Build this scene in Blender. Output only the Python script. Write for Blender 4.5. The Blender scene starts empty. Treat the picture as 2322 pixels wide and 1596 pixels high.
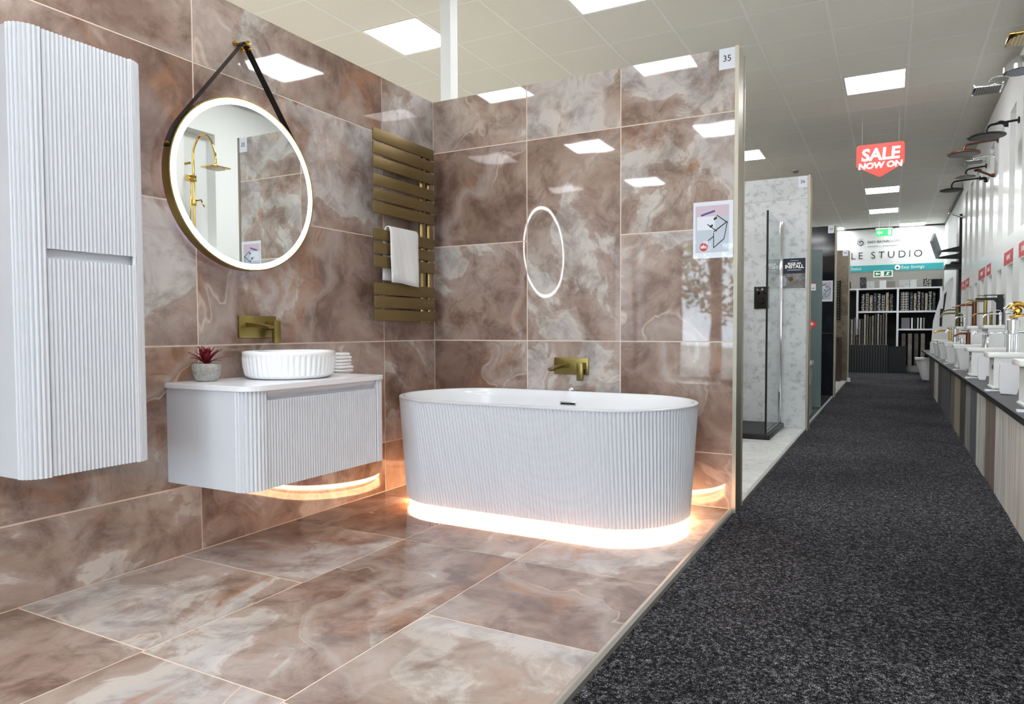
import bpy, bmesh, math, random
from mathutils import Vector, Matrix
random.seed(7)
PI = math.pi
scene = bpy.context.scene
C = scene.collection

# ------------------------------------------------------------------ camera, world, exposure
IW, IH = 2322, 1596
F, YAW, PIT, ROL = 1543.1, 0.4653, -0.0364, -0.0017
CAM = Vector((2.661, -3.6273, 0.9483))
CX, CY = 1246.8, 805.1
fw = Vector((-math.sin(YAW)*math.cos(PIT), math.cos(YAW)*math.cos(PIT), math.sin(PIT)))
r0 = Vector((math.cos(YAW), math.sin(YAW), 0)); u0 = r0.cross(fw)
rr = r0*math.cos(ROL)+u0*math.sin(ROL); uu = -r0*math.sin(ROL)+u0*math.cos(ROL)
cd = bpy.data.cameras.new('camera'); cam = bpy.data.objects.new('camera', cd); C.objects.link(cam)
cam.matrix_world = Matrix(((rr.x, uu.x, -fw.x, CAM.x), (rr.y, uu.y, -fw.y, CAM.y), (rr.z, uu.z, -fw.z, CAM.z), (0, 0, 0, 1)))
cd.sensor_width = 36; cd.sensor_fit = 'HORIZONTAL'; cd.lens = 36*F/IW
cd.shift_x = (IW/2-CX)/IW; cd.shift_y = (CY-IH/2)/IW; cd.clip_start = .05; cd.clip_end = 200
scene.camera = cam

def pix(x, y, ax, v):
    """a photo pixel on the plane axis=v (the plane is the thing the object touches)"""
    d = fw+rr*((x-CX)/F)-uu*((y-CY)/F)
    return CAM+d*((v-CAM[ax])/d[ax])

world = bpy.data.worlds.new('world'); scene.world = world; world.use_nodes = True
bg = world.node_tree.nodes['Background']; bg.inputs[0].default_value = (.80, .88, 1, 1); bg.inputs[1].default_value = 5.0
scene.view_settings.view_transform = 'Standard'; scene.view_settings.look = 'None'
scene.view_settings.gamma = 1; scene.view_settings.use_curve_mapping = False
scene.view_settings.exposure = 1.0
LAMP = 17.0      # ceiling panels
scene.cycles.max_bounces = 10; scene.cycles.glossy_bounces = 5; scene.cycles.diffuse_bounces = 5
scene.cycles.transmission_bounces = 8; scene.cycles.transparent_max_bounces = 8
scene.cycles.caustics_refractive = False; scene.cycles.sample_clamp_indirect = 6

# ------------------------------------------------------------------ material helpers
def srgb(h):
    if isinstance(h, str):
        h = h.lstrip('#'); c = [int(h[i:i+2], 16)/255 for i in (0, 2, 4)]
        return tuple(((x+.055)/1.055)**2.4 if x > .04045 else x/12.92 for x in c)
    return h
def c4(h): return (*srgb(h), 1)
MATS = {}
class NT:
    def __init__(s, name):
        s.m = bpy.data.materials.new(name); s.m.use_nodes = True; s.t = s.m.node_tree
        s.b = s.t.nodes['Principled BSDF']; MATS[name] = s.m
    def n(s, typ, **kw):
        nd = s.t.nodes.new(typ)
        for k, v in kw.items():
            if k.startswith('i_'): nd.inputs[k[2:].replace('_', ' ')].default_value = v
            elif k.startswith('n_'): nd.inputs[int(k[2:])].default_value = v
            else: setattr(nd, k, v)
        return nd
    def l(s, a, b): s.t.links.new(a, b)
    def set(s, **kw):
        for k, v in kw.items(): s.b.inputs[k.replace('_', ' ')].default_value = v
    def ramp(s, fac, stops, mode='LINEAR'):
        r = s.n('ShaderNodeValToRGB'); r.color_ramp.interpolation = mode
        el = r.color_ramp.elements
        while len(el) < len(stops): el.new(.5)
        for e, (p, c) in zip(el, stops): e.position = p; e.color = c4(c)
        s.l(fac, r.inputs[0]); return r.outputs[0]
    def mix(s, fac, a, b, typ='MIX'):
        m = s.n('ShaderNodeMix', data_type='RGBA', blend_type=typ)
        for sock, v in ((m.inputs[0], fac), (m.inputs[6], a), (m.inputs[7], b)):
            if hasattr(v, 'is_linked'): s.l(v, sock)
            else: sock.default_value = v if not isinstance(v, str) else c4(v)
        return m.outputs[2]
    def math(s, op, a, b=0.0, clamp=False):
        m = s.n('ShaderNodeMath', operation=op, use_clamp=clamp)
        for sock, v in ((m.inputs[0], a), (m.inputs[1], b)):
            if hasattr(v, 'is_linked'): s.l(v, sock)
            else: sock.default_value = v
        return m.outputs[0]
    def noise(s, vec, scale, detail=4, rough=.55, dist=0):
        n = s.n('ShaderNodeTexNoise'); n.inputs['Scale'].default_value = scale; n.inputs['Detail'].default_value = detail
        n.inputs['Roughness'].default_value = rough; n.inputs['Distortion'].default_value = dist
        s.l(vec, n.inputs['Vector']); return n
    def band(s, fac, c, w):
        d = s.math('ABSOLUTE', s.math('SUBTRACT', fac, c))
        mr = s.n('ShaderNodeMapRange'); mr.inputs[1].default_value = 0; mr.inputs[2].default_value = w
        mr.inputs[3].default_value = 1; mr.inputs[4].default_value = 0; s.l(d, mr.inputs[0]); return mr.outputs[0]
    def bump(s, h, strength, dist=.01):
        b = s.n('ShaderNodeBump'); b.inputs['Strength'].default_value = strength; b.inputs['Distance'].default_value = dist
        s.l(h, b.inputs['Height']); s.l(b.outputs[0], s.b.inputs['Normal'])
    def coord(s, rnd=0, scale=(1, 1, 1)):
        tc = s.n('ShaderNodeTexCoord').outputs['Object']
        mp = s.n('ShaderNodeMapping'); mp.inputs['Scale'].default_value = scale; s.l(tc, mp.inputs['Vector'])
        v = mp.outputs[0]
        if rnd:
            oi = s.n('ShaderNodeObjectInfo'); cb = s.n('ShaderNodeCombineXYZ')
            for i, k in enumerate((37., 91., 53.)): s.l(s.math('MULTIPLY', oi.outputs['Random'], k*rnd), cb.inputs[i])
            ad = s.n('ShaderNodeVectorMath', operation='ADD'); s.l(v, ad.inputs[0]); s.l(cb.outputs[0], ad.inputs[1]); v = ad.outputs[0]
        return v

def plain(name, col, rough=.5, metal=0, spec=.5, coat=0, trans=0, ior=1.45, emit=0, ecol=None, alpha=1, grain=0, gscale=60, bump=0):
    s = NT(name); s.set(Base_Color=c4(col), Roughness=rough, Metallic=metal, IOR=ior, Alpha=alpha)
    s.b.inputs['Specular IOR Level'].default_value = spec; s.b.inputs['Coat Weight'].default_value = coat
    s.b.inputs['Transmission Weight'].default_value = trans
    if emit: s.b.inputs['Emission Color'].default_value = c4(ecol or col); s.b.inputs['Emission Strength'].default_value = emit
    if grain or bump:
        v = s.coord(); n = s.noise(v, gscale, 5)
        if grain:
            k = s.ramp(n.outputs['Fac'], [(.3, '#%02x%02x%02x' % ((int(255*(1-grain)),)*3)), (.7, '#ffffff')])
            s.l(s.mix(1.0, c4(col), k, 'MULTIPLY'), s.b.inputs['Base Color'])
        if bump: s.bump(n.outputs['Fac'], bump, .004)
    return s.m

def marble(name):
    s = NT(name); v = s.coord(1)
    oi = s.n('ShaderNodeObjectInfo').outputs['Random']
    w = s.noise(v, .8, 3, .5)
    sub = s.n('ShaderNodeVectorMath', operation='SUBTRACT'); s.l(w.outputs['Color'], sub.inputs[0]); sub.inputs[1].default_value = (.5, .5, .5)
    scl = s.n('ShaderNodeVectorMath', operation='SCALE'); s.l(sub.outputs[0], scl.inputs[0]); scl.inputs['Scale'].default_value = 1.6
    ad = s.n('ShaderNodeVectorMath', operation='ADD'); s.l(v, ad.inputs[0]); s.l(scl.outputs[0], ad.inputs[1]); wv = ad.outputs[0]
    n1 = s.math('ADD', s.noise(wv, 1.0, 11, .6, .35).outputs['Fac'], s.math('MULTIPLY', s.math('SUBTRACT', oi, .5), .12))
    base = s.ramp(n1, [(.30, '#6d564d'), (.41, '#846c62'), (.49, '#988379'), (.54, '#a3928a'), (.555, '#bab2ab'), (.61, '#b2acaa'), (.69, '#9c8d86'), (.78, '#dad2ca')])
    n2 = s.noise(wv, 1.5, 9, .6, .6).outputs['Fac']
    rust = s.ramp(n2, [(.555, '#000000'), (.635, '#ffffff')])
    base = s.mix(s.math('MULTIPLY', rust, .6), base, '#996a4f')
    n5 = s.noise(v, 6, 9, .68, .5).outputs['Fac']
    cl = s.ramp(n5, [(.36, '#b5a9a5'), (.56, '#ffffff')])
    base = s.mix(.85, base, cl, 'MULTIPLY')
    n3 = s.noise(wv, .75, 5, .5, .1).outputs['Fac']; gate = s.ramp(s.noise(v, 1.4, 3).outputs['Fac'], [(.46, '#000000'), (.58, '#ffffff')])
    v1 = s.band(n3, .50, .0045); v2 = s.band(n3, .525, .035)
    base = s.mix(s.math('MULTIPLY', v2, .45), base, '#b3a7a1')
    base = s.mix(s.math('MULTIPLY', s.math('MULTIPLY', v1, gate), .42), base, '#d8c6b8')
    n4 = s.noise(wv, 1.0, 6, .55, .2).outputs['Fac']
    v3 = s.math('MULTIPLY', s.band(n4, .46, .009), s.ramp(s.noise(v, 1.1, 3).outputs['Fac'], [(.50, '#000000'), (.6, '#ffffff')]))
    base = s.mix(s.math('MULTIPLY', v3, .36), base, '#6a4637')
    hs = s.n('ShaderNodeHueSaturation'); hs.inputs['Saturation'].default_value = 1.0; hs.inputs['Value'].default_value = 1.14; hs.inputs['Hue'].default_value = .506; s.l(base, hs.inputs['Color']); base = hs.outputs[0]
    s.l(base, s.b.inputs['Base Color'])
    s.set(Roughness=.03); s.b.inputs['Specular IOR Level'].default_value = .8
    wav = s.noise(v, 2.4, 2, .5).outputs['Fac']; s.bump(wav, .08, .012)
    return s.m

def concrete(name, a, b, rough=.35, scale=2.5, bumpy=0):
    s = NT(name); v = s.coord(1); n = s.noise(v, scale, 9, .65, .5).outputs['Fac']
    n2 = s.noise(v, scale*7, 8, .6).outputs['Fac']
    base = s.ramp(n, [(.32, a), (.6, b)]); sp = s.ramp(n2, [(.34, '#b8b8b8'), (.5, '#ffffff')])
    s.l(s.mix(.6, base, sp, 'MULTIPLY'), s.b.inputs['Base Color']); s.set(Roughness=rough)
    if bumpy: s.bump(n2, bumpy, .01)
    return s.m

def carpet(name):
    s = NT(name); v = s.coord()
    n = s.noise(v, 250, 3, .7).outputs['Fac']; n2 = s.noise(v, 95, 3, .6).outputs['Fac']; n3 = s.noise(v, .8, 3).outputs['Fac']
    h = s.math('ADD', s.math('MULTIPLY', n, .6), s.math('MULTIPLY', n2, .4))
    col = s.ramp(h, [(.42, '#030304'), (.49, '#1c1c1f'), (.55, '#58585d'), (.645, '#cacace')])
    tone = s.ramp(n3, [(.3, '#b0b0b4'), (.7, '#ffffff')])
    s.l(s.mix(1, col, tone, 'MULTIPLY'), s.b.inputs['Base Color']); s.set(Roughness=.95); s.b.inputs['Specular IOR Level'].default_value = .1
    s.bump(h, .8, .01); return s.m

def wood(name, a, b, seed=0.0):
    s = NT(name); v = s.coord(1, (14, 14, .9)); n = s.noise(v, 1.4, 9, .65, .8).outputs['Fac']
    n2 = s.noise(v, .5, 6, .6).outputs['Fac']
    base = s.ramp(n, [(.33, a), (.62, b)]); sp = s.ramp(n2, [(.30, '#5a5550'), (.42, '#ffffff')])
    s.l(s.mix(.6, base, sp, 'MULTIPLY'), s.b.inputs['Base Color']); s.set(Roughness=.55); s.bump(n, .15, .004); return s.m

def brushed(name, col, rough=.3):
    s = NT(name); v = s.coord(0, (1, 1, 60)); n = s.noise(v, 6, 3).outputs['Fac']
    rg = s.n('ShaderNodeMapRange'); rg.inputs[3].default_value = rough*.93; rg.inputs[4].default_value = rough*1.08; s.l(n, rg.inputs[0])
    s.l(rg.outputs[0], s.b.inputs['Roughness']); s.set(Base_Color=c4(col), Metallic=1); return s.m

m_tile = marble('marble_tile')
m_grout = plain('grout', '#dccabb', .85)
m_white = plain('white_gloss', '#e9eaee', .18, spec=.5)
m_satin = plain('white_satin', '#d3d6dc', .32)
m_ceram = plain('white_ceramic', '#eff0f1', .08, coat=.3)
m_acryl = plain('white_acrylic', '#f0f2f5', .12)
m_paintw = plain('white_paint', '#dcdfde', .6)
m_slatw = plain('white_board', '#eeefee', .22)
m_ceil = plain('ceiling_tile', '#f0ede2', .9, grain=.06, gscale=120)
m_rail = plain('ceiling_rail', '#f0efe8', .5)
m_carpet = carpet('carpet')
m_lamp = plain('lamp_diffuser', '#ffffff', .5, emit=LAMP, ecol='#fbfcff')
m_led_warm = plain('led_warm', '#ffffff', .5, emit=20, ecol='#ffc08c')
m_led_cool = plain('led_cool', '#ffffff', .5, emit=7, ecol='#fdfcff')
m_led_halo = plain('led_halo', '#ffffff', .5, emit=3, ecol='#e8dcff')
m_mirror = plain('mirror_silver', '#eef2f0', .01, 1)
m_brass = brushed('brushed_brass', '#93834f', .33)
m_brasss = plain('bronze_slat', '#7f6c46', .48, .65)
m_gold = plain('polished_gold', '#d9b25e', .08, 1)
m_copper = brushed('copper', '#7a5140', .28)
m_olive = brushed('aged_brass', '#7d7248', .3)
m_chrome = plain('chrome', '#e8ebee', .05, 1)
m_alu = brushed('aluminium_trim', '#dddad2', .35)
m_champ = brushed('champagne_trim', '#a09a8c', .42)
m_black = plain('black_matt', '#0a0a0b', .4)
m_blackg = plain('black_gloss', '#08080c', .12)
m_strap = plain('black_leather', '#0c0b0b', .45)
m_dark = plain('dark_interior', '#1a1a1c', .7)
m_work = plain('dark_worktop', '#3a3b3e', .45, grain=.3, gscale=40)
m_workedge = plain('worktop_edge', '#101012', .4)
m_paper = plain('paper', '#e8ecf4', .25)
m_towel = plain('terry_cloth', '#f2f2f2', .95, bump=.8, gscale=400)
m_red = plain('sale_red', '#ee4a3c', .45)
m_redst = plain('sticker_red', '#c93238', .4)
m_teal = plain('teal_band', '#35a3a6', .45)
m_greyw = plain('warm_grey_paint', '#8f8c86', .7)
m_ink = plain('black_ink', '#191b1e', .5)
m_inkw = plain('white_ink', '#f4f4f2', .5)
m_inkp = plain('violet_ink', '#4b4796', .5)
m_inkred = plain('red_ink', '#c8323a', .5)
m_navy = plain('navy_print', '#141b33', .35)
m_pinkp = plain('pink_print', '#d3bfc9', .3)
m_bluep = plain('pale_blue_print', '#c2ccd6', .3)
m_green = plain('exit_green', '#0f7a4a', .5)
m_exit = plain('exit_glow', '#1fc95a', .5, emit=.35, ecol='#2fe070')
m_conc = concrete('pale_concrete', '#c0c3c5', '#cdd0d2')
m_stonef = concrete('pale_stone_floor', '#b9bab6', '#d6d7d4', .3)
m_slate = concrete('black_marble', '#0a0c10', '#1c1f24', .08)
m_brown = concrete('brown_stone', '#5a5043', '#857a68', .6, 3, .4)
m_cream = concrete('cream_bounce_tile', '#d2cbbf', '#e0dacf', .3)
m_darkfl = concrete('dark_floor_tile', '#2c3234', '#4a5254', .12)
m_pot = concrete('stone_pot', '#8f8f88', '#cbcac3', .85, 14, .9)
m_leaf = plain('burgundy_leaf', '#7a1a2a', .35)
m_leafg = plain('green_leaf', '#4c6b2c', .6)
m_bark = plain('bark', '#5a4a3a', .9)
m_pave = plain('pavement', '#a5a29b', .9)
m_frostg = plain('frosted_glass', '#7f9492', .35, trans=.35, ior=1.3)
m_glass = None
def glassmat(name, tint):
    s = NT(name); t = s.n('ShaderNodeBsdfTransparent'); g = s.n('ShaderNodeBsdfGlossy'); t.inputs[0].default_value = tint
    g.inputs['Roughness'].default_value = .01
    fr = s.n('ShaderNodeFresnel'); fr.inputs[0].default_value = 1.5; mx = s.n('ShaderNodeMixShader')
    ge = s.n('ShaderNodeNewGeometry')
    s.l(s.math('MULTIPLY', fr.outputs[0], s.math('SUBTRACT', 1.0, ge.outputs['Backfacing'])), mx.inputs[0]); s.l(t.outputs[0], mx.inputs[1]); s.l(g.outputs[0], mx.inputs[2])
    s.l(mx.outputs[0], s.t.nodes['Material Output'].inputs[0]); return s.m
m_glass = glassmat('clear_glass', (.93, .97, .965, 1)); m_sleeve = glassmat('plastic_sleeve', (.985, .985, .99, 1))

# ------------------------------------------------------------------ mesh helpers
def org(o):
    v = Vector((0, 0, 0))
    while o: v += o.location; o = o.parent
    return v
def finish(name, bm, mat, parent=None, smooth=0, at=None):
    """bm is in world metres; becomes ONE mesh object under parent (or at its own base point)"""
    bmesh.ops.recalc_face_normals(bm, faces=bm.faces[:])
    if parent: o_ = org(parent)
    elif at is not None: o_ = Vector(at)
    else:
        xs = [v.co for v in bm.verts]
        o_ = Vector(((min(c.x for c in xs)+max(c.x for c in xs))/2, (min(c.y for c in xs)+max(c.y for c in xs))/2, min(c.z for c in xs)))
    for v in bm.verts: v.co -= o_
    me = bpy.data.meshes.new(name); bm.to_mesh(me); bm.free()
    if smooth:
        for p in me.polygons: p.use_smooth = True
        if smooth < 3: me.set_sharp_from_angle(angle=smooth)
    me.materials.append(mat)
    o = bpy.data.objects.new(name, me); C.objects.link(o)
    if parent: o.parent = parent
    else: o.location = o_
    return o
def tag(o, label=None, cat=None, group=None, kind=None):
    if label: o['label'] = label
    if cat: o['category'] = cat
    if group: o['group'] = group
    if kind: o['kind'] = kind
    return o
def thing(name, loc, label, cat, group=None):
    o = bpy.data.objects.new(name, None); o.empty_display_size = .05; C.objects.link(o); o.location = loc
    return tag(o, label, cat, group)
def struct(name, bm, mat, label=None, parent=None, smooth=0):
    o = finish(name, bm, mat, parent, smooth)
    if not parent: o['kind'] = 'structure'
    if label: o['label'] = label
    return o
def B(): return bmesh.new()
def box(bm, x0, x1, y0, y1, z0, z1, bev=0, seg=2):
    vs = [bm.verts.new((x, y, z)) for z in (z0, z1) for y in (y0, y1) for x in (x0, x1)]
    fs = [bm.faces.new([vs[i] for i in q]) for q in ((0, 2, 3, 1), (4, 5, 7, 6), (0, 1, 5, 4), (2, 6, 7, 3), (0, 4, 6, 2), (1, 3, 7, 5))]
    if bev:
        es = list({e for f in fs for e in f.edges})
        bmesh.ops.bevel(bm, geom=es, offset=bev, segments=seg, affect='EDGES', profile=.5)
    return bm
def boxm(*a, **k): return box(B(), *a, **k)
def prism(bm, pts, z0, z1, f=None):
    """closed 2-D outline swept from z0 to z1; f maps (a,b,z)->(x,y,z)"""
    f = f or (lambda a, b, z: (a, b, z))
    lo = [bm.verts.new(f(a, b, z0)) for a, b in pts]; hi = [bm.verts.new(f(a, b, z1)) for a, b in pts]
    n = len(pts)
    for i in range(n): bm.faces.new((lo[i], lo[(i+1) % n], hi[(i+1) % n], hi[i]))
    bm.faces.new(lo[::-1]); bm.faces.new(hi); return bm
def rings(bm, loops, close0=True, close1=True):
    """loops: lists of 3-D points, same count; skinned in order"""
    L = [[bm.verts.new(p) for p in lp] for lp in loops]; n = len(L[0])
    for a, b in zip(L, L[1:]):
        for i in range(n): bm.faces.new((a[i], a[(i+1) % n], b[(i+1) % n], b[i]))
    if close0: bm.faces.new(L[0][::-1])
    if close1: bm.faces.new(L[-1])
    return bm
def lathe(bm, prof, c, n=32, ax=2):
    loops = []
    for r_, h in prof:
        lp = []
        for i in range(n):
            t = 2*PI*i/n; a, b = r_*math.cos(t), r_*math.sin(t)
            lp.append((c[0]+a, c[1]+b, c[2]+h) if ax == 2 else (c[0]+h, c[1]+a, c[2]+b) if ax == 0 else (c[0]+a, c[1]+h, c[2]+b))
        loops.append(lp)
    return rings(bm, loops)
def tube(bm, path, r, n=12, caps=True, rads=None):
    P = [Vector(p) for p in path]; loops = []
    up = Vector((0, 0, 1)); prev = None
    for i, p in enumerate(P):
        t = (P[min(i+1, len(P)-1)]-P[max(i-1, 0)]).normalized()
        a = prev if prev is not None else (up if abs(t.dot(up)) < .95 else Vector((1, 0, 0)))
        a = (a-t*a.dot(t)).normalized(); prev = a; b = t.cross(a)
        R = rads[i] if rads else r
        loops.append([p+a*(R*math.cos(2*PI*k/n))+b*(R*math.sin(2*PI*k/n)) for k in range(n)])
    return rings(bm, loops, caps, caps)
def arc(c, r, a0, a1, n=8): return [(c[0]+r*math.cos(a0+(a1-a0)*i/n), c[1]+r*math.sin(a0+(a1-a0)*i/n)) for i in range(n+1)]
def rrect(x0, x1, y0, y1, r, n=6):
    return arc((x1-r, y0+r), r, -PI/2, 0, n)+arc((x1-r, y1-r), r, 0, PI/2, n)+arc((x0+r, y1-r), r, PI/2, PI, n)+arc((x0+r, y0+r), r, PI, 1.5*PI, n)
def flute(pts, pitch, depth, per=6):
    """resample an open polyline and add round ribs along its right-hand normal"""
    P = [Vector(p) for p in pts]; S = [0]
    for a, b in zip(P, P[1:]): S.append(S[-1]+(b-a).length)
    n = max(1, round(S[-1]/pitch)); out = []; j = 0
    for i in range(n*per+1):
        s = S[-1]*i/(n*per)
        while j < len(S)-2 and S[j+1] < s: j += 1
        t = (s-S[j])/max(1e-9, S[j+1]-S[j]); q = P[j].lerp(P[j+1], t); d = (P[j+1]-P[j]).normalized()
        k = depth*abs(math.sin(PI*i/per)); out.append((q.x+d.y*k, q.y-d.x*k))
    return out
def text(name, body, size, loc, face, mat, parent, align='CENTER', bold=0, spacing=1.0, sx=1.0, shear=0, ext=.0006):
    cu = bpy.data.curves.new(name, 'FONT'); cu.body = body; cu.size = size; cu.align_x = align; cu.align_y = 'CENTER'
    cu.extrude = ext; cu.offset = bold; cu.space_character = spacing; cu.shear = shear; cu.resolution_u = 3
    tmp = bpy.data.objects.new('tmp', cu); C.objects.link(tmp); dg = bpy.context.evaluated_depsgraph_get()
    me = bpy.data.meshes.new_from_object(tmp.evaluated_get(dg)); bpy.data.objects.remove(tmp); bpy.data.curves.remove(cu)
    me.materials.clear(); me.materials.append(mat); me.name = name
    o = bpy.data.objects.new(name, me); C.objects.link(o); o.parent = parent
    o.location = Vector(loc)-(org(parent) if parent else Vector((0, 0, 0)))
    o.rotation_euler = {'-Y': (PI/2, 0, 0), '-X': (PI/2, 0, -PI/2), '+X': (PI/2, 0, PI/2)}[face]; o.scale = (sx, 1, 1)
    return o

# ================================================================== THE SETTING
CEIL = 3.4; YE = 14.6; YF = -9.3; XR = 3.73; XL = -7.6; FL = -.02
struct('floor', boxm(XL, XR, YF, YE, -.12, FL), m_carpet, 'dark grey speckled loop pile carpet')
# ---- ceiling: tiles in a rail grid
ceil = struct('ceiling', boxm(XL, XR+.15, YF, YE, CEIL+.012, CEIL+.1), m_ceil, 'suspended ceiling of square mineral tiles')
GX, GY, SX, SY = -.115, .73, .576, .583
LIGHTS = [(-2, 0), (1, 0), (4, 0), (4, 5), (1, 9), (4, 15), (4, 19), (5, 23), (2, 23), (-2, -6), (1, -6), (4, -6), (-2, -10), (1, -10), (4, -10),
          (-5, -10), (-5, -4), (-5, -14), (-2, -14), (1, -14), (4, -14), (-5, 3), (-8, -2), (-8, -10), (-2, 9), (-5, 9), (-5, 15), (-2, 15)]
LLAB = {(-2, 0): 'square light panel beside the white post above the tiled corner', (1, 0): 'square light panel over the back of the pink bath display', (4, 5): 'square light panel nearest in front of the red sale sign',
        (1, 9): 'square light panel above the concrete effect shower display', (4, 15): 'first light panel beyond the red sale sign', (4, 19): 'light panel next to the hanging exit sign', (5, 23): 'light panel nearest the studio end wall by the right corner', (2, 23): 'light panel above the top of the brown stone wall'}
def cell(i, k): return GX+SX*i, GX+SX*(i+1), GY+SY*k, GY+SY*(k+1)
def inframe(p, mg=30):
    d = Vector(p)-CAM; z = d.dot(fw)
    if z < .3: return False
    x, y = CX+F*d.dot(rr)/z, CY-F*d.dot(uu)/z
    return -mg < x < IW+mg and -mg < y < IH+mg
rest = B(); tile_me = None
for i in range(-13, 7):
    for k in range(-18, 24):
        if (i, k) in LIGHTS: continue
        x0, x1, y0, y1 = cell(i, k); x1 = min(x1, XR); y0 = max(y0, YF); y1 = min(y1, YE)
        if x1-x0 < .05 or y1-y0 < .05: continue
        vis = any(inframe((x, y, CEIL)) for x in (x0, x1) for y in (y0, y1)) and not (x1 < -.3 and y0 > .6 and i < -3)
        g = .006
        if vis and x1-x0 > .5 and y1-y0 > .5:
            if tile_me is None:
                o = finish('ceiling_tile', boxm(x0+g, x1-g, y0+g, y1-g, CEIL, CEIL+.012), m_ceil, ceil)
                o.location = Vector((x0, y0, CEIL))-org(ceil)
                for v in o.data.vertices: v.co -= o.location
                tile_me = o.data
            else:
                o = bpy.data.objects.new('ceiling_tile', tile_me); C.objects.link(o); o.parent = ceil; o.location = Vector((x0, y0, CEIL))-org(ceil)
        else: box(rest, x0+g, x1-g, y0+g, y1-g, CEIL, CEIL+.012)
rest = finish('ceiling_tile_field', rest, m_ceil, ceil); rest['kind'] = 'stuff'
for i in range(-12, 8):
    x = GX+SX*i
    if x < XR: finish('ceiling_rail', boxm(x-.012, x+.012, YF, YE, CEIL-.002, CEIL+.012), m_rail, ceil)
for k in range(-17, 25):
    y = GY+SY*k
    if y < YE: finish('ceiling_rail', boxm(XL, XR, y-.009, y+.009, CEIL-.001, CEIL+.012), m_rail, ceil)
for i, k in LIGHTS:
    x0, x1, y0, y1 = cell(i, k); g = .014
    t = thing('ceiling_light', ((x0+x1)/2, (y0+y1)/2, CEIL-.004), LLAB.get((i, k), 'square white recessed light panel set into the ceiling grid'), 'ceiling light', 'recessed ceiling light panels')
    bm = B(); f_ = .012
    for a in ((x0+g, x1-g, y0+g, y0+g+f_), (x0+g, x1-g, y1-g-f_, y1-g), (x0+g, x0+g+f_, y0+g+f_, y1-g-f_), (x1-g-f_, x1-g, y0+g+f_, y1-g-f_)): box(bm, *a, CEIL-.004, CEIL+.011)
    finish('frame', bm, m_rail, t)
    finish('diffuser', boxm(x0+g+f_, x1-g-f_, y0+g+f_, y1-g-f_, CEIL-.001, CEIL+.010), m_lamp, t)

# ---- tiled walls of the pink display
ZD, ZC, ZB, ZA, ZT = .290, .886, 1.486, 2.086, 2.413
J = .0034
wl = struct('wall_left', boxm(-.13, -.0015, -4.2, 0.0, FL, ZT-.004), m_grout, 'glossy pink brown onyx tile wall behind the vanity')
for z0, z1 in ((0.0, ZD), (ZD, ZC), (ZC, ZB), (ZB, ZA), (ZA, ZT)):
    for y0, y1 in ((-.493, 0), (-1.692, -.493), (-2.89, -1.692), (-4.09, -2.89), (-4.2, -4.09)):
        finish('wall_tile', boxm(-.011, 0, y0+J, y1-J, z0+J, z1-J if z1 < ZT else ZT), m_tile, wl)
wb = struct('wall_back', boxm(-.13, 1.917, .0015, .16, FL, ZT-.004), m_grout, 'glossy pink brown onyx tile wall behind the bath')
for x0, x1, rows in ((0, .687, (0, ZD, ZC, ZB, ZA, ZT)), (.687, 1.287, (0, ZD, ZC, ZA, ZT)), (1.287, 1.917, (0, ZD, ZC, ZB, ZA, ZT))):
    for z0, z1 in zip(rows, rows[1:]):
        finish('wall_tile', boxm(x0+J, x1-J if x1 < 1.9 else x1, 0, .011, z0+J, z1-J if z1 < ZT else ZT), m_tile, wb)
def end_trim(n, x, y, yb, zt, xw=.02):
    bm = B(); box(bm, x, x+xw, y-.004, y+.012, FL, zt); box(bm, x, x+xw-.004, y+.014, yb, FL, zt); box(bm, x-.004, x+xw, yb, yb+.014, FL, zt)
    return struct('trim_%d' % n, bm, m_champ, 'brushed metal trim capping the wall end')
end_trim(1, 1.917, 0, .16, 2.418)
# ---- tiled platform floor
ft = struct('floor_tiled', boxm(0, 1.905, -4.2, 0.0, FL, -.0015), m_grout, 'glossy pink brown onyx floor tiles of the bath display')
for x0, x1, ys in ((0, .69, (0, -.58, -1.183, -1.785, -2.39, -3.0, -3.6, -4.2)), (.69, 1.283, (0, -1.19, -2.40, -3.6, -4.2)), (1.283, 1.903, (0, -.6, -1.21, -1.805, -2.41, -3.0, -3.6, -4.2))):
    for y1, y0 in zip(ys, ys[1:]):
        finish('floor_tile', boxm(x0+J, x1-J, y0+J, y1-J, -.012, 0), m_tile, ft)
struct('trim_2', prism(B(), [(1.903, FL), (1.926, FL), (1.922, -.008), (1.914, .0025), (1.903, .0025)], -4.2, -.002, lambda a, b, z: (a, z, b)), m_alu, 'scuffed metal strip edging the pink tile floor')

# ---- unseen pale floor added beyond the partition to bounce light onto the ceiling
fo = struct('floor_bounce', boxm(XL, -.13, YF+.1, 12.0, FL, -.002), m_grout, 'unseen cream tile floor added behind the partition to brighten the ceiling')
for i in range(6):
    for k in range(17):
        finish('floor_tile', boxm(XL+1.245*i+.002, XL+1.245*(i+1)-.002, YF+.1+1.247*k+.002, YF+.1+1.247*(k+1)-.002, -.01, 0), m_cream, fo)
# ---- white post above the corner
struct('trim_3', boxm(.02, .098, .06, .14, ZT-.3, CEIL), m_paintw, 'white square post standing behind the tiled corner')

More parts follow.
